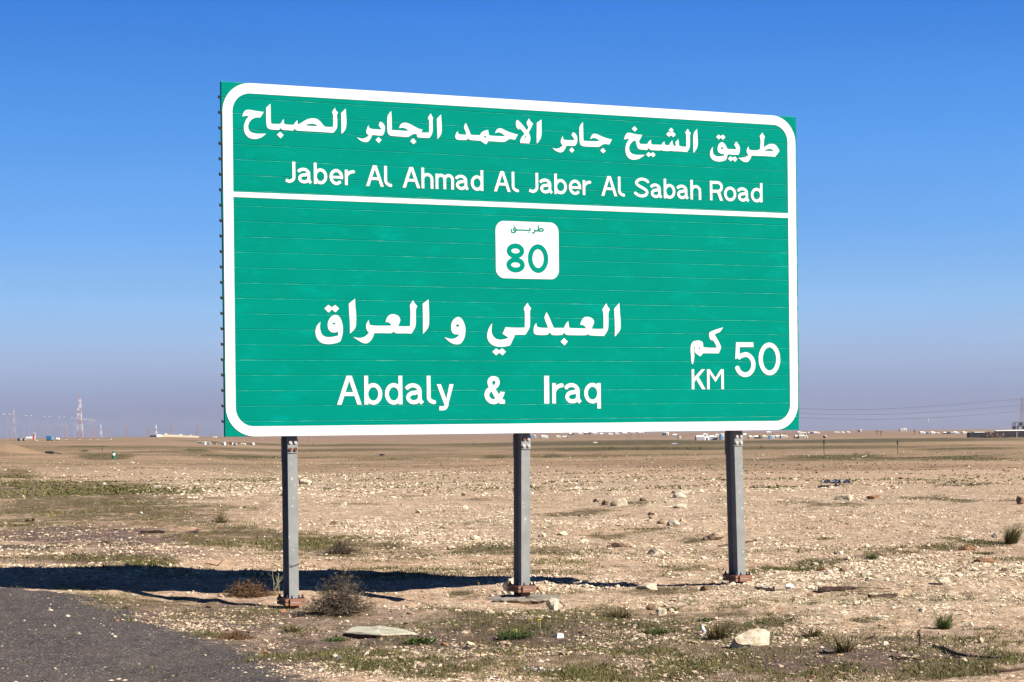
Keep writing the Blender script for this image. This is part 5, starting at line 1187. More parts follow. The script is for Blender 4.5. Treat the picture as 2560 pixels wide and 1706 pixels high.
# footings of the middle and right posts
mp2 = sign.matrix_world @ Vector((3.267, YP + .08, 0)); mp3 = sign.matrix_world @ Vector((5.900, YP + .08, 0))
g2 = gz(mp2.x, mp2.y)
o = slab_mesh('concrete_footing', [(mp2.x - .38, mp2.y - .02), (mp2.x - .33, mp2.y - .34), (mp2.x - .08, mp2.y - .44), (mp2.x + .20, mp2.y - .40), (mp2.x + .38, mp2.y - .26), (mp2.x + .42, mp2.y + .10), (mp2.x + .2, mp2.y + .30), (mp2.x - .2, mp2.y + .30)], g2 + .025, g2 - .19, M['concrete'], M['eroded'], .018, seed=4)
tag(o, 'grey concrete footing with a crumbling undercut front edge below the middle post', 'footing')
o = slab_mesh('broken_slab', [(mp2.x - .36, mp2.y - .50), (mp2.x - .24, mp2.y - .60), (mp2.x + .05, mp2.y - .58), (mp2.x + .30, mp2.y - .50), (mp2.x + .42, mp2.y - .40), (mp2.x + .1, mp2.y - .38), (mp2.x - .25, mp2.y - .40)], g2 - .13, g2 - .24, M['eroded'], M['eroded'], .02, seed=9)
tag(o, 'orange brown broken slab of concrete lying in front of the middle footing', 'slab')
g3 = gz(mp3.x, mp3.y)
o = slab_mesh('concrete_footing', [(mp3.x - .42, mp3.y), (mp3.x - .30, mp3.y - .28), (mp3.x + .05, mp3.y - .38), (mp3.x + .35, mp3.y - .25), (mp3.x + .42, mp3.y), (mp3.x + .25, mp3.y + .3), (mp3.x - .25, mp3.y + .3)], g3 - .005, g3 - .06, M['concrete'], M['eroded'], .014, seed=6)
tag(o, 'flat grey brown concrete footing flush with the rubble below the right post', 'footing')
sl = P['slab']; zs = sum(gz(*q) for q in sl)/len(sl)
o = slab_mesh('concrete_slab', sl, zs + .03, zs - .06, M['slab'], M['eroded'], .012, seed=12)
tag(o, 'pale thin concrete slab lying flat on the gravel between left and middle posts', 'slab')
# ================================================================ plants
def ribbons(segs, mat_, name, parent=None, three=True):
    """segs: list of (p, q, r0, r1, tone)"""
    n = len(segs); A = np.array([s[0] for s in segs]); B = np.array([s[1] for s in segs]); r0 = np.array([s[2] for s in segs]); r1 = np.array([s[3] for s in segs]); tn = np.array([s[4] for s in segs])
    d = B - A; d /= np.linalg.norm(d, axis=1, keepdims=True) + 1e-9; ref = np.where(np.abs(d[:, 2:3]) < .9, np.array([[0, 0, 1.]]), np.array([[1., 0, 0]]))
    u = np.cross(d, ref); u /= np.linalg.norm(u, axis=1, keepdims=True) + 1e-9; v = np.cross(d, u); vs_ = []
    for P_, r in ((A, r0), (B, r1)):
        for k in range(3):
            a = 2.0944*k; vs_.append(P_ + (u*math.cos(a) + v*math.sin(a))*r[:, None])
    V = np.stack(vs_, 1).reshape(-1, 3); Fq = np.array([(0, 1, 4, 3), (1, 2, 5, 4), (2, 0, 3, 5)])[None] + (np.arange(n)*6)[:, None, None]
    return np_mesh(name, V, Fq.reshape(-1, 4), mat_, {'tone': np.repeat(tn, 6)}, parent=parent)
def leaves(cen, size, tone, mat_, name, parent=None, upr=.5):
    n = len(cen); a = RN.uniform(0, 6.28, n); d = np.stack([np.cos(a), np.sin(a), RN.uniform(-.2, 1.0, n)*upr*2], 1); d /= np.linalg.norm(d, axis=1, keepdims=True)
    s = np.cross(d, np.array([0, 0, 1.])) + RN.normal(0, .25, (n, 3)); s /= np.linalg.norm(s, axis=1, keepdims=True)
    L = size[:, None]; V = np.stack([cen, cen + d*L*.5 + s*L*.22, cen + d*L, cen + d*L*.5 - s*L*.22], 1).reshape(-1, 3)
    return np_mesh(name, V, np.arange(n*4).reshape(-1, 4), mat_, {'tone': np.repeat(tone, 4)}, parent=parent)
def twig_bush(loc, wdt, hgt, n, mt, label, cat='shrub', name='dry_shrub', dep=None, leafm=None, nleaf=0, seed=1, up_bias=.6, ragged=True):
    r = np.random.RandomState(seed); z = gz(*loc); root = empty(name, (loc[0], loc[1], z), 0, label, cat); dep = dep or wdt*.8
    segs = []
    for _ in range(n):
        a = r.uniform(0, 6.28); rr = r.uniform(0, 1)**.5; hx = wdt/2*rr*math.cos(a); hy = dep/2*rr*math.sin(a)
        hmax = hgt*max(.12, (1 - rr**2.2))*(r.uniform(.55, 1.15)); p = np.array([hx*.25, hy*.25, 0.]); e = np.array([hx, hy, hmax]); k = 5
        q = p
        for s in range(1, k + 1):
            t_ = s/k; nx = p*(1 - t_) + e*t_ + r.normal(0, 1, 3)*np.array([.03, .03, .02])*wdt*.9
            segs.append((q, nx, .0032*(1.2 - t_), .0032*(1.1 - t_), r.rand())); 
            if s > 1:
                for _b in range(3):
                    dd = r.normal(0, 1, 3); dd[2] = abs(dd[2])*up_bias; dd /= np.linalg.norm(dd)
                    segs.append((nx, nx + dd*wdt*r.uniform(.02, .06), .0022, .0012, r.rand()))
            q = nx
    ribbons(segs, mt, 'branches', root)
    if nleaf:
        c = np.array([segs[i][1] for i in r.randint(0, len(segs), nleaf)]); leaves(c, r.uniform(.006, .014, nleaf), r.rand(nleaf), leafm or mt, 'leaves', root)
    return root
def tussock(loc, wdt, hgt, n, mt, label, cat='grass tuft', name='grass_tuft', lean=(0, 0), seed=1, wid=.0028):
    r = np.random.RandomState(seed); z = gz(*loc); V = []; T_ = []; Fs = []
    for i in range(n):
        a = r.uniform(0, 6.28); rr = r.rand()**.7*wdt*.26; b = np.array([rr*math.cos(a), rr*math.sin(a)*.7, -.01]); out = r.uniform(.15, 1.25)*wdt*.55
        h = hgt*r.uniform(.25, 1.05)**1.2; a2 = a + r.normal(0, .5); tip = b + np.array([math.cos(a2)*out + lean[0]*h, math.sin(a2)*out + lean[1]*h, h]); mid = b*.45 + tip*.55 + np.array([0, 0, h*.18])
        s = np.array([-math.sin(a2 + r.normal(0, .6)), math.cos(a2), 0])*wid*r.uniform(.7, 1.3); k = len(V); V += [b - s, b + s, mid + s*.7, mid - s*.7, tip, tip + s*.1]; Fs += [(k, k + 1, k + 2, k + 3), (k + 3, k + 2, k + 5, k + 4)]; tv = r.rand()*.9; T_ += [tv]*6
    o = np_mesh(name, np.array(V), np.array(Fs), mt, {'tone': np.array(T_)}); o.location = (loc[0], loc[1], z); return tag(o, label, cat)
def weed(loc, wdt, hgt, n, label, mt=None, seed=1, cat='plant', name='weed', size=.022):
    r = np.random.RandomState(seed); z = gz(*loc); root = empty(name, (loc[0], loc[1], z), 0, label, cat)
    a = r.uniform(0, 6.28, n); rr = r.rand(n)**.6; c = np.stack([np.cos(a)*rr*wdt/2, np.sin(a)*rr*wdt*.35, r.rand(n)*hgt*(1 - rr*.6)], 1)
    leaves(c, size*r.uniform(.5, 1.3, n), r.rand(n), mt or M['green'], 'leaves', root)
    ribbons([(np.array([q[0]*.3, q[1]*.3, 0]), q, .0015, .001, .4) for q in c[::6]], mt or M['green'], 'stems', root); return root
def stalk_plant(loc, hgt, label, seed=1, nb=5, spread=.35, mt=None):
    r = np.random.RandomState(seed); z = gz(*loc); segs = []; heads = []
    for k in range(nb):
        p = np.array([r.normal(0, .01), r.normal(0, .01), 0.]); d = np.array([r.uniform(-spread, spread), r.uniform(-spread, spread)*.6, 1.]); h = hgt*r.uniform(.6, 1)
        for s in range(5):
            q = p + d*h/5 + np.array([r.normal(0, .006), r.normal(0, .006), 0]); segs.append((p, q, .0028, .0024, r.rand()))
            if s > 1:
                e = q + np.array([r.uniform(-.05, .05), r.uniform(-.03, .03), r.uniform(.02, .06)]); segs.append((q, e, .0018, .0014, r.rand())); heads.append(e)
            p = q
        heads.append(p)
    root = empty('stalk_plant', (loc[0], loc[1], z), 0, label, 'plant'); ribbons(segs, mt or M['stalkv'], 'stalks', root)
    leaves(np.array(heads), np.full(len(heads), .014), r.rand(len(heads)), mt or M['stalkv'], 'seed_heads', root); return root
M['stalkv'] = veg('pale_stalk_v', (.20, .20, .10), (.42, .40, .24), (.5, .46, .3))
twig_bush(P['bush_a'][0], .68, .40, 300, M['dry'], 'large dry grey brown shrub just right of the left post base', seed=2, leafm=M['dry'], nleaf=3000)
twig_bush(P['bush_b'][0], .52, .22, 170, M['dry'], 'round grey dry shrub in the green patch behind the left post', seed=3, leafm=M['dry'], nleaf=1800)
twig_bush(P['bush_c'][0], .62, .17, 170, M['reddry'], 'low reddish brown dry shrub left of the left post in front of the shadow', seed=4, leafm=M['reddry'], nleaf=1800)
twig_bush(P['bush_d'][0], .42, .36, 90, M['olive'], 'upright grey green shrub left of the left post at the end of the green strip', seed=5, leafm=M['olive'], nleaf=700, up_bias=1.4)
twig_bush(P['brown_plant'][0], .42, .07, 80, M['reddry'], 'flat reddish plant on the gravel at the lower left below the left post', seed=6, leafm=M['reddry'], nleaf=600)
tussock(P['tuft_r'][0], .30, .30, 520, M['grass'], 'tall dark green grass tussock leaning at the right edge', lean=(.25, 0), seed=7)
tussock(P['tuss_g'][0], .17, .16, 220, M['green'], 'small bright green grass tussock in the rubble at the lower right', seed=8)
tussock(P['tuss_b'][0], .20, .15, 160, M['olive'], 'wispy brown grass tussock right of the big pale boulder', seed=9)
tussock(P['tuss_rock'][0], .26, .15, 260, M['olive'], 'straw coloured tussock left behind the big pale boulder', seed=10)
tussock(P['tuss_mid'][0], .30, .11, 280, M['olive'], 'olive brown tussock between the middle footing and the egg-shaped stone', seed=11)
tussock(P['tuss_far'][0], .20, .09, 150, M['olive'], 'brown tussock behind the big pale boulder to its right', seed=12)
tussock(P['tuss_l'][0], .17, .08, 150, M['olive'], 'small dark tussock on the gravel below the left post', seed=13)
tussock(P['tall_a'][0], .08, .22, 14, M['grass'], 'few tall thin grass stems left of the left post in the green patch', seed=14, wid=.003)
tussock(P['tall_b'][0], .10, .20, 14, M['grass'], 'thin grass stems close to the left post in the green patch', seed=15, wid=.003)
tussock(P['tall_c'][0], .05, .16, 8, M['grass'], 'single thin stems right of the round grey shrub', seed=16, wid=.003)
weed(P['weed_slab'][0], .26, .055, 420, 'green rosette weed at the right end of the pale slab', seed=17, size=.035)
weed(P['weed_slab_l'][0], .24, .05, 300, 'green weed at the left end of the pale slab', seed=18)
weed(P['weed_flower'][0], .34, .09, 900, 'dense green clump with yellow flowers in front of the middle footing', seed=19)
weed(P['weed_c'][0], .12, .05, 200, 'small green weed between the right post and the big boulder', seed=20)
weed(P['weed_ridge'][0], .16, .07, 260, 'grey green weed on the grassy line right of the right post', seed=21, size=.03)
weed(P['weed_d'][0], .26, .05, 500, 'bright green ground weed left of the white plastic bottle', seed=22)
weed(P['weed_e'][0], .14, .035, 200, 'small green weed behind the pale egg-shaped stone', seed=23)
stalk_plant(P['stem_a'][0], .26, 'pale forked stalk plant close to the left post', seed=24, nb=3)
stalk_plant(P['stem_b'][0], .24, 'second pale forked stalk plant touching the left post', seed=25, nb=2)
for i, q in enumerate(FLOWERS):
    x, y, k_ = q; z = gz(x, y); root = empty('yellow_flower', (x, y, z), 0, None, None)
    lab = ['upper left yellow flower of the trio in front of the middle footing', 'middle yellow flower of the trio in front of the middle footing', 'right yellow flower of the trio in front of the middle footing', 'left yellow flower on the dense green clump', 'right yellow flower on the dense green clump',
           'yellow flower right one near the bottom below the green clump', 'yellow flower left one near the bottom below the green clump', 'lone yellow flower on the gravel left of the middle footing', 'yellow flower on a stalk against the dark shadow near the middle post',
           'small yellow flower against the dark shadow right of the left post', 'yellow flower in the grass far left of the left post', 'yellow flower in front of the round grey shrub', 'yellow flower in rubble just right of the right post base', 'tiny yellow flower in the grass at the lower right', 'yellow flower right of the right footing in the rubble'][i]
    tag(root, lab, 'flower', 'yellow wildflowers'); hh = .035 + .02*(i % 3); 
    mb = MB(); mb.bar((0, 0, 0), (0, 0, hh), .0015, n=3); mb.build('stem', M['green_stem'] if 'green_stem' in M else M['stalk'], root)
    mb = MB(); R_ = .017 if i < 8 else .014
    for k in range(8):
        a = 2*math.pi*k/8; c_, s_ = math.cos(a), math.sin(a); mb.add([(0, 0, hh), (R_*(c_*.6 - s_*.3), R_*(s_*.6 + c_*.3), hh + .006), (R_*c_, R_*s_, hh + .010), (R_*(c_*.6 + s_*.3), R_*(s_*.6 - c_*.3), hh + .006)], [(0, 1, 2, 3)])
    mb.build('petals', M['yellow'], root)
ff = None
for i, q in enumerate(FAR_FLOWERS):
    z = gz(*q)
    if ff is None:
        mb = MB(); mb.bar((0, 0, 0), (0, 0, .12), .003, n=3)
        for k in range(6):
            a = 2*math.pi*k/6; c_, s_ = math.cos(a), math.sin(a); mb.add([(0, 0, .11), (.03*(c_*.6 - s_*.4), .03*(s_*.6 + c_*.4), .125), (.036*c_, .036*s_, .135), (.03*(c_*.6 + s_*.4), .03*(s_*.6 - c_*.4), .125)], [(0, 1, 2, 3)])
        ff = mb.build('small_flower', M['yellow']); o = ff
    else: o = ff.copy(); C.objects.link(o)
    o.location = (q[0], q[1], z - .03); o.scale = (.62, .62, .62); tag(o, 'tiny yellow wildflower in the green strip at the left', 'flower', 'tiny yellow wildflowers in the left green strip')
# ================================================================ litter and wood
def tube_path(pts, r0, r1, n=7, lift=.01, wob=.0):
    mb = MB(); k = len(pts) - 1
    Q_ = [Vector((p[0], p[1], gz(p[0], p[1]) + lift + (wob*math.sin(i*1.7)))) for i, p in enumerate(pts)]
    for i in range(k):
        ra = r0 + (r1 - r0)*i/k; rb = r0 + (r1 - r0)*(i + 1)/k; mb.bar(Q_[i], Q_[i + 1], ra, rb, n=n)
    return mb
def dens(pts, m=5):
    out_ = []
    for i in range(len(pts) - 1):
        for k in range(m): t_ = k/m; out_.append((pts[i][0]*(1 - t_) + pts[i + 1][0]*t_, pts[i][1]*(1 - t_) + pts[i + 1][1]*t_))
    return out_ + [pts[-1]]
tag(tube_path(dens(P['hose'], 3), .016, .006, 8, .018).build('hose', M['hose'], smooth=True), 'dark curved length of hose lying on the gravel at the lower right', 'hose')
tag(tube_path(dens(P['root'], 3), .007, .003, 6, .012, .004).build('root', M['wood']), 'thin dark dead root running left from the hose', 'root')
tag(tube_path(dens(P['root_two'], 3), .012, .006, 6, .014, .004).build('root', M['wood']), 'dark dead root at the lower right corner', 'root')
tag(tube_path(dens(P['twig'], 3), .009, .004, 6, .014, .004).build('twig', M['wood']), 'short dark twig right below the big pale boulder', 'twig')
def plank_between(name, a, b, wd, th, m, label, cat, rough=.006, seed=1):
    r = random.Random(seed); mb = MB(); n = 7; va = Vector((a[0], a[1])); vb = Vector((b[0], b[1])); d = (vb - va); nrm = Vector((-d.y, d.x)).normalized(); vs_ = []
    for i in range(n + 1):
        q = va + d*i/n; z = gz(q.x, q.y)*.3 + (gz(*a) + gz(*b))*.35 + .012; ww = wd/2*r.uniform(.7, 1.1); tt = th*r.uniform(.7, 1.15)
        for sx, sz in ((-1, 0), (1, 0), (1, 1), (-1, 1)): vs_.append((q.x + nrm.x*sx*ww + r.uniform(-rough, rough), q.y + nrm.y*sx*ww, z + sz*tt + r.uniform(-rough, rough)*.5))
    fs_ = [(0, 1, 2, 3), tuple(4*n + k for k in (3, 2, 1, 0))]
    for i in range(n):
        for k in range(4): fs_.append((4*i + k, 4*(i + 1) + k, 4*(i + 1) + (k + 1) % 4, 4*i + (k + 1) % 4))
    mb.add(vs_, fs_); return tag(mb.build(name, m), label, cat)
plank_between('charred_plank', *P['charred_plank'], .07, .035, M['wood'], 'dark charred plank with splintered ends right of the right post', 'plank', .012, 1)
tag(tube_path(dens(P['rod'], 3), .006, .004, 5, .03).build('metal_rod', M['rust']), 'long rusty rod sticking out to the right of the charred plank', 'rod')
tag(tube_path(dens(P['rod_two'], 3), .005, .004, 5, .018).build('metal_rod', M['rust']), 'second rusty rod just in front of the long one by the charred plank', 'rod')
plank_between('short_plank', *P['short_plank'], .05, .03, M['wood'], 'short dark plank alone in front of the long rusty rod', 'plank', .008, 2)
plank_between('dark_stick', *P['dark_stick_a'], .02, .015, M['wood'], 'thin dark stick pointing at the right post from the left', 'stick', .004, 3)
plank_between('dark_stick', *P['dark_stick_b'], .02, .015, M['wood'], 'thin dark stick right of the right post on the sand', 'stick', .004, 4)
plank_between('driftwood', P['driftwood'][0], P['driftwood'][1], .06, .022, M['palewood'], 'flat grey weathered board lying on the right footing edge', 'board', .008, 5)
plank_between('driftwood', P['driftwood'][1], P['driftwood'][2], .04, .03, M['palewood'], 'short weathered wood piece between the board and the white lump', 'wood', .008, 6)
def lump(name, loc, wd, hr, m, label, cat, seed, squash=.7):
    v, f = rock_arrays(seed); mn, mx = v.min(0), v.max(0); v = (v - (mn + mx)/2)/(mx - mn)*np.array([wd, wd*squash, wd*hr]); o = np_mesh(name, v, f, m); o.location = (loc[0], loc[1] + wd*.2, gz(*loc) + wd*hr*.38); return tag(o, label, cat)
lump('plaster_lump', P['white_lump'][0], .10, .7, M['roofw'], 'bright white lump of plaster at the right end of the right footing', 'lump', 201)
# upright stump of a stake
x, y = P['stump'][0]; z = gz(x, y); mb = MB(); mb.bar((0, 0, -.02), (.004, 0, .085), .009, .007, n=6); mb.bar((.004, 0, .085), (-.012, 0, .115), .008, .010, n=6); mb.bar((-.012, 0, .115), (.010, .0, .13), .010, .004, n=6); mb.bar((-.003, 0, .08), (-.02, 0, .095), .005, .003, n=5)
o = mb.build('stake_stump', M['wood']); o.location = (x, y, z); tag(o, 'short upright dark stake stump left above the hose', 'stake')
# crumpled carton
x, y = P['carton'][0]; z = gz(x, y); root = empty('drink_carton', (x, y, z), .5, 'crumpled white paper carton in the grass in front of the middle footing', 'carton')
mb = MB(); mb.add([(-.032, -.02, .0), (.030, -.022, .0), (.034, .02, .0), (-.03, .022, .0), (-.03, -.018, .042), (.026, -.02, .034), (.03, .016, .030), (-.034, .018, .046)], [(0, 3, 2, 1), (4, 5, 6, 7), (0, 1, 5, 4), (1, 2, 6, 5), (2, 3, 7, 6), (3, 0, 4, 7)]); mb.build('body', M['white'], root)
mb = MB(); mb.add([(-.034, -.019, .043), (.004, -.021, .039), (.008, .018, .046), (-.036, .019, .050)], [(0, 1, 2, 3)]); mb.add([(-.034, -.0205, .026), (.004, -.0222, .022), (.004, -.0222, .026), (-.034, -.0205, .030)], [(0, 1, 2, 3)]); mb.build('flap', M['brickred'] if 'brickred' in M else M['rust'], root)
# crushed bottle
a, b = P['bottle']; za = gz(*a); root = empty('plastic_bottle', (a[0], a[1], za), 0, 'crushed clear plastic bottle left of the straw coloured tussock', 'bottle')
mb = MB(); mb.bar((0, 0, .055), (.006, -.02, .03), .012, .018, n=9); mb.bar((.006, -.02, .03), (.015, -.06, .022), .018, .013, n=9); mb.build('body', M['plastic'], root)
mb = MB(); mb.bar((0, 0, .055), (-.004, .008, .068), .008, n=9); mb.build('cap', M['plastic'], root)
def scraps(loc, n, spread, size, mats, name, label, cat, seed):
    r = random.Random(seed); root = empty(name, (loc[0], loc[1], gz(*loc)), 0, label, cat)
    for mi, m in enumerate(mats):
        mb = MB()
        for k in range(n):
            px, py = r.gauss(0, spread), r.gauss(0, spread*.6); s = size*r.uniform(.4, 1.3); z = gz(loc[0] + px, loc[1] + py) - gz(*loc) + r.uniform(.004, .03)
            vs_ = [(px + r.uniform(-s, s), py + r.uniform(-s, s), z + r.uniform(-s, s)*.6) for _ in range(4)]; mb.add(vs_, [(0, 1, 2), (0, 2, 3)])
        mb.build('scrap', m, root)
    return root
scraps(P['foil'][0], 26, .075, .016, [M['foil'], M['white'], M['pink']], 'foil_litter', 'shredded silver and white foil litter at the bottom edge below the middle post', 'litter', 3)
scraps(P['foil_red'][0], 10, .03, .014, [M['pink'], M['white']], 'paper_scrap', 'small reddish paper scrap at the bottom edge left of the foil litter', 'litter', 4)
scraps(P['pink'][0], 24, .09, .014, [M['pink']], 'red_litter', 'dull pink shredded litter at the bottom edge right of the boulder', 'litter', 5)
a, b = P['white_stick']; za = gz(*a); mb = MB(); mb.bar((a[0], a[1], za + .012), (b[0], b[1], gz(*b) + .016), .006, n=6); mb.bar((b[0], b[1], gz(*b) + .016), (b[0] + .012, b[1], gz(*b) + .026), .007, n=6)
tag(mb.build('plastic_stick', M['white']), 'thin white plastic stick lying in front of the large dry shrub', 'stick')
a, b = P['grey_sheet']; c = ((a[0] + b[0])/2, (a[1] + b[1])/2); mb = MB(); N = 12; rr = random.Random(8); L_ = b[0] - a[0]
grid = [[(-L_/2 + L_*i/N, -.5 + .25*j, .05 + .16*abs(math.sin(i*1.3 + j))*rr.uniform(.4, 1)) for i in range(N + 1)] for j in range(5)]
mb.add([q for row in grid for q in row], [((N + 1)*j + i, (N + 1)*j + i + 1, (N + 1)*(j + 1) + i + 1, (N + 1)*(j + 1) + i) for j in range(4) for i in range(N)])
o = mb.build('plastic_sheet', M['tarp']); o.location = (c[0], c[1], gz(*c)); tag(o, 'crumpled blue grey plastic sheet on the bare ground at the upper right', 'plastic sheet')
for key, nm, m, lab, sz in (('bag_left', 'plastic_bag', 'plastic', 'white plastic bag at the right end of the upper green strip', .10), ('bag_blue', 'plastic_bag', 'tarp', 'blue grey bag just left of the left post on pale ground', .07), ('red_can', 'drink_can', 'red', 'red and white crushed can beside the half-buried pipe', .05),
                            ('paper_left', 'paper_scrap', 'white', 'white scrap of paper in the green strip at the left', .08), ('dark_rag', 'dark_rag', 'wood', 'dark pointed scrap of rubber on the dark grit at the left', .11), ('cola', 'paper_scrap', 'white', 'small white scrap below the left green strip', .05),
                            ('dark_lump_left', 'dirt_clod', 'wood', 'dark flat clod at the far left below the green strip', .14)):
    scraps(P[key][0], 9 if 'dark' not in key else 12, sz*.35, sz*.5, [M[m]], nm, lab, 'litter' if 'clod' not in nm else 'clod', hash(key) % 97 if False else len(key)*7)
tag(tube_path(dens(P['curl_twig'], 3), .010, .005, 6, .03, .012).build('dead_branch', M['wood']), 'curled dark dead branch on the grit at the left', 'branch')
tag(tube_path(dens(P['hook_twig'], 3), .007, .004, 6, .02, .006).build('hooked_twig', M['wood']), 'hook shaped dark twig on the sand left of the left post', 'twig')
plank_between('wood_strip', *P['pipe_piece'], .03, .02, M['wood'], 'thin dark strip of wood on the dark grit at the left', 'strip', .005, 7)
plank_between('buried_pipe', *P['half_pipe'], .10, .035, M['wood'], 'dark half-buried strip casting shade in the sandy hollow at the left', 'pipe', .012, 8)
plank_between('buried_pipe', *P['pipe_two'], .06, .02, M['wood'], 'grey half-buried pipe rising from the sand left of the red can', 'pipe', .008, 9)
# ================================================================ things out on the plain
x, y = P['barrel'][0]; z = gz(x, y); s = y/5000; root = empty('barrel', (x, y, z), 0, 'green barrel with a white band standing on the pale field at the left', 'barrel')
mb = MB(); mb.bar((0, 0, 0), (0, 0, 8.2*s), 3.9*s, n=14); mb.bar((0, 0, 14*s), (0, 0, 18*s), 3.9*s, n=14); mb.build('drum', M['barrel'], root)
mb = MB(); mb.bar((0, 0, 8.2*s), (0, 0, 14*s), 3.8*s, n=14); mb.build('band', M['white'], root)
x, y = P['box'][0]; z = gz(x, y); s = y/5000; mb = MB(); mb.box(-9.5*s, 9.5*s, -.2, .3, 0, 5.5*s); mb.box(-9.7*s, 9.7*s, -.22, .32, 5.5*s, 6.0*s); mb.bar((9.8*s, 0, 3*s), (28*s, .4, .2*s), .05, n=5)
o = mb.build('feed_trough', M['black']); o.location = (x, y, z); tag(o, 'low black trough on the far field left of the green barrel', 'trough')
for key, lab in (('fpost_a', 'left one of the two thin marker posts on the plain right of the sign'), ('fpost_b', 'right one of the two thin marker posts on the plain right of the sign')):
    x, y = P[key][0]; z = gz(x, y); hh = (39 if key == 'fpost_a' else 34)*y/5000; root = empty('marker_post', (x, y, z), 0, lab, 'post', 'thin marker posts on the plain')
    mb = MB(); mb.bar((0, 0, 0), (0, 0, hh), .028, n=6); mb.build('pole', M['dark'], root)
    mb = MB(); mb.box(-.06, .06, -.04, -.029, hh*.70, hh*.99); mb.build('plate', M['black'], root)
for key, lab in (('stake_a', 'thin dark stake in the far field left of the sign'), ('stake_b', 'thin dark stake seen below the board right of the left post'), ('stake_c', 'thin stake seen below the board left of the middle post')):
    x, y = P[key][0]; z = gz(x, y); mb = MB(); mb.bar((0, 0, 0), (0, 0, 14*y/5000), .04, n=5); o = mb.build('stake', M['dark']); o.location = (x, y, z); tag(o, lab, 'stake')
x, y = P['pipe_tube'][0]; mb = MB(); s = y/5000; mb.bar((-7*s, 0, 2*s), (7*s, .3, 2.2*s), 1.7*s, n=10); o = mb.build('culvert_pipe', M['tarp']); o.location = (x, y, gz(x, y)); tag(o, 'blue grey pipe lying on the plain left of the right post', 'pipe')
x, y = P['wreck_bag'][0]; scraps((x, y), 14, y*.0006, y*.0007, [M['white']], 'white_sack', 'white sack on the plain between middle and right posts', 'sack', 31)
x, y = P['litter_far'][0]; scraps((x, y), 14, y*.0006, y*.0007, [M['white']], 'white_sack', 'white sack in the green strip far right of the sign', 'sack', 32)
x, y = P['car_tyre'][0]; mb = MB(); mb.bar((0, 0, 0), (0, 0, .16), .30, n=14); o = mb.build('tyre', M['black']); o.location = (x, y, gz(x, y)); tag(o, 'dark flat tyre on the plain seen below the board', 'tyre')
# ---- camp
def tent(x, y, w, h, col, label, rz):
    z = gz(x, y) - .05; root = empty('tent' , (x, y, z), rz, label, 'tent', 'tents and cabins of the desert camps'); d = max(3.0, w*.55); hw = w/2; e = h*.62
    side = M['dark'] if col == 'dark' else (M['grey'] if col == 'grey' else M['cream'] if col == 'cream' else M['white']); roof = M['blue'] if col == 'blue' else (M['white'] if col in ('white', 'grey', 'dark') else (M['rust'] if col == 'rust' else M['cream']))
    mb = MB(); mb.box(-hw, hw*.25, -d/2, d/2, 0, e); mb.build('side_wall', M['grey'] if col in ('white', 'grey', 'cream') else M['dark'], root)  # shaded side of white and cream tents put into the colour as grey
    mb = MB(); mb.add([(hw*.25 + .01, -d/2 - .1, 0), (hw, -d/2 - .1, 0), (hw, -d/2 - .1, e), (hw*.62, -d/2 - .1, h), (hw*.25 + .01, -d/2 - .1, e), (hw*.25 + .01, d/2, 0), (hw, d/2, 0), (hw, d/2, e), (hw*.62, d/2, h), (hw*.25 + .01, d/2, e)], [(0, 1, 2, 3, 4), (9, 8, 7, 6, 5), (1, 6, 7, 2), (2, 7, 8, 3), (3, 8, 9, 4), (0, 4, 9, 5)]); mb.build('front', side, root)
    mb = MB(); mb.add([(-hw - .1, -d/2 - .15, e + .01), (hw*.24, -d/2 - .15, e + .01), (hw*.24, 0, h), (-hw*.85, 0, h*.97), (-hw - .1, d/2 + .15, e + .01), (hw*.24, d/2 + .15, e + .01)], [(0, 1, 2, 3), (3, 2, 5, 4), (0, 3, 4), (1, 5, 2), (0, 4, 5, 1)]); mb.build('roof', roof, root)
    mb = MB(); mb.box(hw*.5, hw*.74, -d/2 - .16, -d/2 - .11, 0, e*.8); mb.build('opening', M['black'], root)
def hut(x, y, w, h, col, label, rz, nm='hut'):
    z = gz(x, y) - .05; root = empty(nm, (x, y, z), rz, label, 'hut' if nm == 'hut' else 'kiosk', 'tents and cabins of the desert camps'); hw = w/2; d = max(2.4, w*.5)
    body = M[col] if col in M else M['white']; mb = MB(); mb.box(-hw, hw*.2, -d/2, d/2, 0, h*.86); mb.build('shaded_wall', body if col != 'white' else M['grey'], root)  # white huts: shade painted as a grey wall; others keep their own colour
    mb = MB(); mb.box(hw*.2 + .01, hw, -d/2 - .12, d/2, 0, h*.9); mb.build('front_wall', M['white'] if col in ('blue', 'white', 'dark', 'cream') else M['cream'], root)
    mb = MB(); mb.add([(-hw - .1, -d/2 - .25, h*.87), (hw + .1, -d/2 - .25, h*.91), (hw + .1, d/2 + .1, h*.91), (-hw - .1, d/2 + .1, h*.87), (-hw - .1, -d/2 - .25, h*.96), (hw + .1, -d/2 - .25, h), (hw + .1, d/2 + .1, h), (-hw - .1, d/2 + .1, h*.96)], [(0, 3, 2, 1), (4, 5, 6, 7), (0, 1, 5, 4), (1, 2, 6, 5), (2, 3, 7, 6), (3, 0, 4, 7)]); mb.build('roof', M['white'] if col != 'rust' else M['rust'], root)
    mb = MB(); mb.box(hw*.4, hw*.75, -d/2 - .18, -d/2 - .125, 0, h*.6); mb.build('door', M['black'], root)
for i, (x, y, z, wd, hh, kd, col, lab) in enumerate(CAMP):
    r_ = .12*math.sin(i*3.7) + .1
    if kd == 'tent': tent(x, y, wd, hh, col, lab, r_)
    else: hut(x, y, wd, hh, col, lab, r_, 'hut' if kd == 'hut' else 'kiosk')
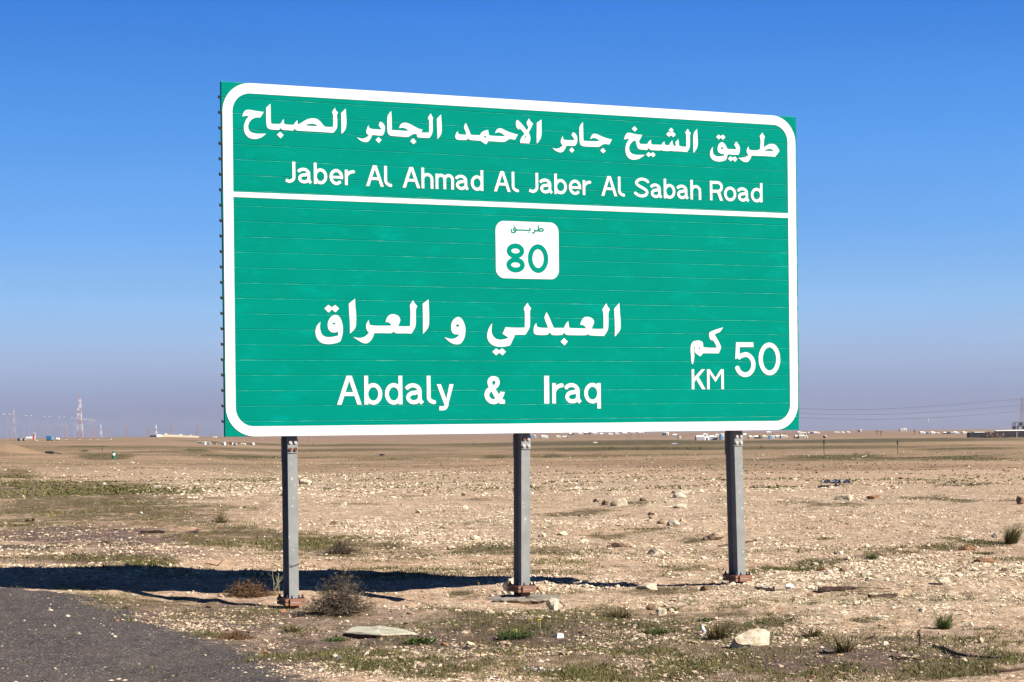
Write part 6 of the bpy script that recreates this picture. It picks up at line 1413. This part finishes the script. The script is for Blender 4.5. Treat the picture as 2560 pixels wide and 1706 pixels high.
# ---- lattice masts
def lattice(mb, hgt, bw, tw, nb, r, curve=1.0, i0=0, i1=None):
    i1 = nb if i1 is None else i1
    lv = [(hgt*(k/nb)**.92, bw + (tw - bw)*min(1, (k/nb)*curve)) for k in range(nb + 1)]
    for k in range(i0, i1):
        (za, wa), (zb_, wb) = lv[k], lv[k + 1]; A = [(-wa, -wa, za), (wa, -wa, za), (wa, wa, za), (-wa, wa, za)]; B = [(-wb, -wb, zb_), (wb, -wb, zb_), (wb, wb, zb_), (-wb, wb, zb_)]
        for j in range(4): mb.bar(A[j], B[j], r, n=4, cap=False); mb.bar(A[j], B[(j + 1) % 4], r*.6, n=3, cap=False); mb.bar(B[j], B[(j + 1) % 4], r*.6, n=3, cap=False)
for i, (x, y, z, hh, lab) in enumerate(PYLONS):
    zz = gz(x, y) - .1; root = empty('power_pylon', (x, y, zz), .3, lab, 'pylon', 'lattice power pylons'); r_ = min(.30, max(.05, y*.000055)); bw = hh*.085 if hh > 20 else hh*.11
    mb = MB(); lattice(mb, hh, bw, bw*.22, 9, r_, 1.35); mb.build('mast', M['latgrey'] if i < 3 else M['lattice'], root)
    for k, f_ in enumerate((.70, .82, .94)):
        a_ = MB(); L_ = hh*(.16 - .02*k)
        a_.bar((-L_, 0, hh*f_), (L_, 0, hh*f_), r_*.8, n=4); a_.bar((-L_, 0, hh*f_), (0, 0, hh*(f_ + .05)), r_*.6, n=3); a_.bar((L_, 0, hh*f_), (0, 0, hh*(f_ + .05)), r_*.6, n=3); a_.build('cross_arm', M['latgrey'] if i < 3 else M['lattice'], root)
def dish(mb, x, y, z, r): mb.bar((x, y, z), (x, y - .5, z), r, r*.96, n=14)
for i, (x, y, z, hh, bw, kd, lab) in enumerate(TOWERS):
    zz = gz(x, y) - .2; root = empty('radio_tower', (x, y, zz), 0, lab, 'tower'); nb = 14 if kd == 'red' else 9; r_ = (.12 if i == 2 else .22) if kd == 'red' else .2
    bands = [(a, min(a + 2, nb)) for a in range(0, nb, 2)]
    for k, (a, b) in enumerate(bands):
        mb = MB(); lattice(mb, hh, bw/2, bw*.10, nb, r_, 1.15, a, b); mb.build('mast_section', (M['redpaint'] if k % 2 == 0 else M['dish']) if kd == 'red' else (M['dish'] if (k + i) % 2 == 0 else M['grey']), root)
    if i in (0, 2):
        mb = MB(); mb.bar((0, 0, hh), (0, 0, hh*1.07), .25, n=5); mb.build('spike', M['lattice'], root)
    D = {0: [(.7, .89, 2.4), (.9, .76, 2.7), (-1.3, .69, 2.1), (-1.6, .56, 2.0), (1.6, .44, 1.0), (3.0, .44, 1.0), (1.2, .31, .9), (2.6, .31, .9)], 1: [(0, .86, .6), (-.7, .67, .7), (.6, .36, .8), (.5, .22, .7), (.6, .08, .7)], 2: [(.5, .6, 1.6)], 3: [(.1, .92, .62), (.1, .70, .55), (-.5, .78, .3)]}[i]
    for (dx, fz, rr_) in D:
        mb = MB(); dish(mb, dx, -bw*.3, hh*fz, rr_*.82); mb.build('dish_antenna', M['dish'], root)
for name, rows, hw_, grp in (('street_lamp', LAMPS, .42, 'twin street lamps along the far road'), ('street_lamp', LAMPS_FAR, .55, 'single row of far street lamps left of the striped tower')):
    first = None
    for i, (x, y, z, hh) in enumerate(rows):
        zz = gz(x, y) - .1
        if first is None:
            first = bpy.data.objects.new(name, None); C.objects.link(first); root = first
            mb = MB(); mb.bar((0, 0, 0), (0, 0, hh), .11, .07, n=6); mb.build('pole', M['pole'], root)
            mb = MB(); mb.bar((-1.2, 0, hh), (1.2, 0, hh), .06, n=4); mb.build('arm', M['pole'], root)
            for sx in (-1, 1): mb = MB(); mb.box(sx*1.25 - hw_, sx*1.25 + hw_, -.3, .3, hh - .05, hh + (.36 if hw_ < .5 else .22)); mb.build('lamp_head', M['dish'], root)
        else:
            root = first.copy(); C.objects.link(root)
            for ch in first.children: c2 = ch.copy(); C.objects.link(c2); c2.parent = root
        root.location = (x, y, zz)
        ordn = ['first', 'second', 'third', 'fourth', 'fifth', 'sixth', 'seventh', 'eighth', 'ninth', 'tenth'][i]
        tag(root, (ordn + ' twin-headed street lamp from the left edge along the far road') if grp.startswith('twin') else (ordn + ' lamp from the left in the lower, farther row of street lamps'), 'street lamp', grp)
# ---- vehicles
for i, (x, y, z, wd, hh, kd, col, lab) in enumerate(VEHICLES):
    zz = gz(x, y); root = empty({'truck': 'truck', 'van': 'van', 'car': 'car'}[kd], (x, y, max(zz, z)), 0, lab, kd); hw = wd/2
    if kd == 'truck':
        mb = MB(); mb.box(-hw, hw*.52, -1.2, 1.2, hh*.22, hh); mb.build('cargo_box', M['truckblue'] if col == 'blue' else M['dark'], root)
        mb = MB(); mb.box(hw*.56, hw, -1.15, 1.15, hh*.2, hh*.88); mb.build('cab', M['blue'] if col == 'blue' else M['grey'], root)
        mb = MB(); mb.box(-hw, hw, -.6, .6, hh*.14, hh*.21); mb.build('chassis', M['black'], root); wx = (-.75, -.45, .72); wr = hh*.14
    else:
        mb = MB(); bh = hh*.55 if kd == 'car' else hh*.9
        mb.add([(-hw, -.85, hh*.2), (hw, -.85, hh*.2), (hw, .85, hh*.2), (-hw, .85, hh*.2), (-hw, -.85, bh), (hw, -.85, bh*.9), (hw, .85, bh*.9), (-hw, .85, bh)], [(0, 3, 2, 1), (4, 5, 6, 7), (0, 1, 5, 4), (1, 2, 6, 5), (2, 3, 7, 6), (3, 0, 4, 7)]); mb.build('body', M[col], root)
        mb = MB(); mb.add([(-hw*.7, -.75, bh), (hw*.5, -.75, bh), (hw*.5, .75, bh), (-hw*.7, .75, bh), (-hw*.5, -.65, hh), (hw*.2, -.65, hh), (hw*.2, .65, hh), (-hw*.5, .65, hh)], [(0, 3, 2, 1), (4, 5, 6, 7), (0, 1, 5, 4), (1, 2, 6, 5), (2, 3, 7, 6), (3, 0, 4, 7)]); mb.build('cabin', M['glass'] if kd == 'car' else M[col], root); wx = (-.62, .62); wr = hh*.2
    for q in wx:
        for sy in (-1, 1): mb = MB(); mb.bar((q*hw, sy*.9, wr), (q*hw, sy*.65, wr), wr, n=10); mb.build('wheel', M['rubber'], root)
x, y, z = Q['pylon_sign']; root = empty('price_pylon', (x, y, gz(x, y)), 0, 'tall red and white roadside pylon sign by the far road', 'sign'); s = y/5000
mb = MB(); mb.add([(-3.2*s, -.3, 0), (.2*s, -.3, 0), (-.6*s, -.3, 17*s), (-3.0*s, -.3, 15*s), (-3.2*s, .3, 0), (.2*s, .3, 0), (-.6*s, .3, 17*s), (-3.0*s, .3, 15*s)], [(0, 1, 2, 3), (7, 6, 5, 4), (1, 5, 6, 2), (2, 6, 7, 3), (3, 7, 4, 0)]); mb.build('red_panel', M['red'], root)
mb = MB(); mb.box(.3*s, 3.2*s, -.3, .3, 1.5*s, 20*s); mb.box(-2.0*s, .3*s, -.3, .3, 17.2*s, 20*s); mb.build('white_panel', M['dish'], root)
mb = MB(); mb.box(.9*s, 2.4*s, -.36, -.31, 14*s, 16.5*s); mb.build('dark_panel', M['dark'], root)
a, b = Q['fence']; mb = MB(); root = empty('white_trailer', (a[0], a[1], gz(a[0], a[1])), 0, 'long low white trailer between the lorries and the roadside pylon sign', 'trailer'); L_ = b[0] - a[0]
mb.box(0, L_*.45, -.5, .5, .6, 1.9); mb.box(L_*.48, L_, -.5, .5, .6, 1.9); mb.build('tank', M['white'], root); mb = MB(); mb.box(0, L_, -.4, .4, .25, .58); mb.build('chassis', M['grey'], root)
# ---- walled compound on the ridge
a, m_, b = Q['wall']; Yw = a[1]; root = empty('walled_compound', (m_[0], Yw, 0), 0, 'long cream perimeter wall on the ridge with a dark shed at its left end', 'wall')
wl_ = b[0] - m_[0]; zw = [gz(m_[0] + wl_*f_, Yw) for f_ in (0, .25, .5, .75, 1)]; za = zw[0]; mb = MB()
for k in range(4):
    x0, x1 = wl_*k/4, wl_*(k + 1)/4; z0, z1 = zw[k], zw[k + 1]; tp = 1.5 + .25*(k == 1); 
    mb.add([(x0, -.2, z0 - .6), (x1, -.2, z1 - .6), (x1, -.2, z1 + tp), (x0, -.2, z0 + tp), (x0, .2, z0 - .6), (x1, .2, z1 - .6), (x1, .2, z1 + tp), (x0, .2, z0 + tp)], [(0, 1, 2, 3), (7, 6, 5, 4), (3, 2, 6, 7), (0, 3, 7, 4), (1, 5, 6, 2)])
mb.build('perimeter_wall', M['compound'], root)
mb = MB(); mb.box(0, 3.2, -.9, -.21, za - .6, za + 1.9); mb.build('gatehouse', M['roofw'], root)
mb = MB(); mb.box(a[0] + 6 - m_[0] - 1.0, -.1, -1, 1, za - .7, za + 1.3); mb.build('shed', M['dark'], root)
for k, (f_, w2, h2) in enumerate(((.18, 1.6, 2.6), (.52, 2.2, 2.3), (.78, 1.4, 2.0))):
    mb = MB(); xx = wl_*f_; zq = zw[min(3, int(f_*4))]; mb.box(xx, xx + w2, .5, 2.5, zq - 1, zq + h2); mb.build('building', M['compound'] if k != 1 else M['cream'], root)
# ---- long black shed and tank at the right
A, B, Cc, D_ = Q['shed']; Ys = A[1]; zg = -2.55; root = empty('long_shed', (A[0], Ys, zg), 0, 'long low black shed with a white roof edge at the right edge of the picture', 'shed'); L_ = D_[0] - A[0]; hs = 2.0; r1 = B[0] - A[0]
x2 = r1 + 5.0
mb = MB(); mb.box(0, x2, 0, 6, -1, 2.7); mb.build('low_wall', M['black'], root)
mb = MB(); mb.box(x2 + .02, L_, -.05, 8, -1, 3.35); mb.build('wall', M['black'], root)
mb = MB(); mb.add([(x2 - 1.0, -.4, 3.37), (L_, -.4, 3.40), (L_, 8, 3.5), (x2 - 1.0, 8, 3.45), (x2 - 1.0, -.4, 3.6), (L_, -.4, 3.95), (L_, 8, 4.1), (x2 - 1.0, 8, 3.7)], [(0, 3, 2, 1), (4, 5, 6, 7), (0, 1, 5, 4), (1, 2, 6, 5), (3, 0, 4, 7)]); mb.build('roof', M['roofw'], root)
mb = MB(); mb.box(2.2, 7.4, -.3, 4, 2.72, 3.05); mb.build('low_roof', M['roofw'], root)
for k in range(7): mb = MB(); xx = x2 + 1.8 + k*2.7; mb.box(xx, xx + 1.7, -.12, -.06, 2.0, 2.9); mb.build('window', M['dark'], root)
mb = MB(); mb.box(Cc[0] - A[0] - 3.8, Cc[0] - A[0] - 3.4, -.3, -.1, 0, 3.0); mb.build('light_post', M['palewood'], root)
lj = random.Random(5); root = empty('scrap_heap', (B[0] + 1.0, Ys - 1.5, zg), 0, 'rusty brown scrap heap in front of the left part of the long black shed', 'scrap')
for k, m in enumerate(('rust', 'palewood', 'dark')):
    mb = MB()
    for q in range(26): xx = lj.uniform(-2, 6.5); zt = lj.uniform(.2, 2.9); mb.bar((xx, lj.uniform(-1, 1), zt), (xx + lj.uniform(-.9, .9), lj.uniform(-1, 1), max(0, zt + lj.uniform(-.7, .7))), lj.uniform(.06, .20), n=5)
    mb.build('scrap', M[m], root)
(A,) = Q['tank']; zt = zg + 3.0; root = empty('stacked_tanks', (A[0], A[1], gz(A[0], A[1]) - .2), 0, 'dark rack of stacked tanks rising behind the long black shed at the right edge', 'tank rack')
zb0 = 1.72 + (1074 - 1077)*-.0 - (gz(A[0], A[1]) - .2)
for k in range(3):
    for j in range(3):
        mb = MB(); xx = .6 + j*2.6 + (.9 if k == 2 else 0); z_ = .8 + k*1.5 + 1.6
        mb.bar((xx, -1.2, z_), (xx, 1.2, z_), .68, n=12); mb.build('tank', M['dark'] if (k + j) % 2 else M['grey'], root)
mb = MB()
for xx in (-.2, 2.4, 5.0, 7.6):
    mb.bar((xx, -1.3, 0), (xx, -1.3, 6.2), .12, n=4); mb.bar((xx, 1.3, 0), (xx, 1.3, 6.2), .12, n=4)
for z_ in (1.5, 3.1, 4.6, 6.2): mb.bar((-.2, -1.3, z_), (7.6, -1.3, z_), .1, n=4)
mb.build('frame', M['black'], root); root.scale = (1, 1, 1.27)
x, y, z = Q['mast']; zz = gz(x, y); mb = MB(); hh = 38*y/5000; mb.bar((0, 0, 0), (0, 0, hh), .12, .08, n=6); root = empty('antenna_mast', (x, y, zz), 0, 'thin mast with a small white antenna above the right-hand camp', 'mast'); mb.build('pole', M['pole'], root)
mb = MB(); mb.bar((0, 0, hh - .5), (0, 0, hh + 1.6), .38, n=8); mb.build('antenna', M['dish'], root)
# ---- power line
for i, wv in enumerate(WIRES):
    pts_ = [Vector(q) for q in wv]; mb = MB()
    for a, b in zip(pts_[:-1], pts_[1:]): mb.bar(a, b, .052 if a.y < 900 else .075, n=5, cap=False)
    tag(mb.build('power_line', M['wire']), ['highest', 'middle', 'lowest'][i] + ' of the three power lines sagging across the sky at the right', 'power line', 'overhead power lines')
# dark far bushes on the plain
for i, (px_, Y_, w_, lab) in enumerate(((2192, 1650., 3.0, 'tiny dark tree on the horizon left of the grey house'), (2202, 1500., 2.2, 'second tiny dark tree on the horizon left of the grey house'), (2286, 1650., 2.4, 'tiny dark tree on the horizon right of the grey house'))):
    X_ = (px_ - 1280)/5000*Y_; z = gz(X_, Y_); root = empty('far_tree', (X_, Y_, z), 0, lab, 'tree'); mb = MB(); mb.bar((0, 0, 0), (0, 0, 2.4), .22, n=5); mb.build('trunk', M['wood'], root)
    c_ = RN.normal(0, 1, (160, 3))*np.array([w_*.22, w_*.22, .45]) + np.array([0, 0, 3.2]); leaves(c_, np.full(160, .55), RN.rand(160), M['grass'], 'crown', root)
# low weeds forming the dark dotted line on the plain
for i, (px_, py_) in enumerate(((1640, 1118), (1665, 1117), (1693, 1118), (1718, 1118), (1750, 1119), (1590, 1119), (1530, 1119), (1905, 1120), (2138, 1141), (2168, 1141), (1520, 1107))):
    Y_ = 330. if py_ < 1130 else 175.; X_ = (px_ - 1280)/5000*Y_; n_ = 90
    q_ = .42 if Y_ < 200 else 1.0; c_ = (np.abs(RN.normal(0, 1, (n_, 3)))*np.array([.0, .0, .28]) + RN.normal(0, 1, (n_, 3))*np.array([.35, .3, .02]))*q_; root = empty('desert_bush', (X_, Y_, gz(X_, Y_)), 0, ['bush', ][0] and ('small dark bush number %d from the left' % i if False else ['small dark bush on the far green line just left of the right post', 'largest dark bush of the far green line left of the right post', 'low bush between the largest dark bush and the right post', 'low dark bush hard by the right post on the far green line', 'bush half hidden by the right post', 'low bush on the far green line near the middle', 'bush at the left end of the far green line', 'dark bush on the far green line right of the right post', 'left bush beside the white sack in the right-hand green strip', 'right bush beside the white sack in the right-hand green strip', 'isolated dark bush on the plain right of the middle post'][i]), 'bush', 'low bushes on the plain')
    leaves(c_, np.full(n_, .22*q_), RN.rand(n_), M['grass'], 'foliage', root)
# ================================================================ haze
mb = MB(); mb.box(-9000, 9000, -300, 9400, -6, 75)
hz = mb.build('haze', bpy.data.materials.new('haze')); hm = hz.data.materials[0]; hm.use_nodes = True; ht = hm.node_tree; ht.nodes.clear()
pv = ht.nodes.new('ShaderNodeVolumePrincipled'); pv.inputs['Density'].default_value = HAZE; pv.inputs['Color'].default_value = (.80, .84, .95, 1); pv.inputs['Anisotropy'].default_value = .2
ho = ht.nodes.new('ShaderNodeOutputMaterial'); ht.links.new(pv.outputs[0], ho.inputs['Volume']); tag(hz, kind='stuff')
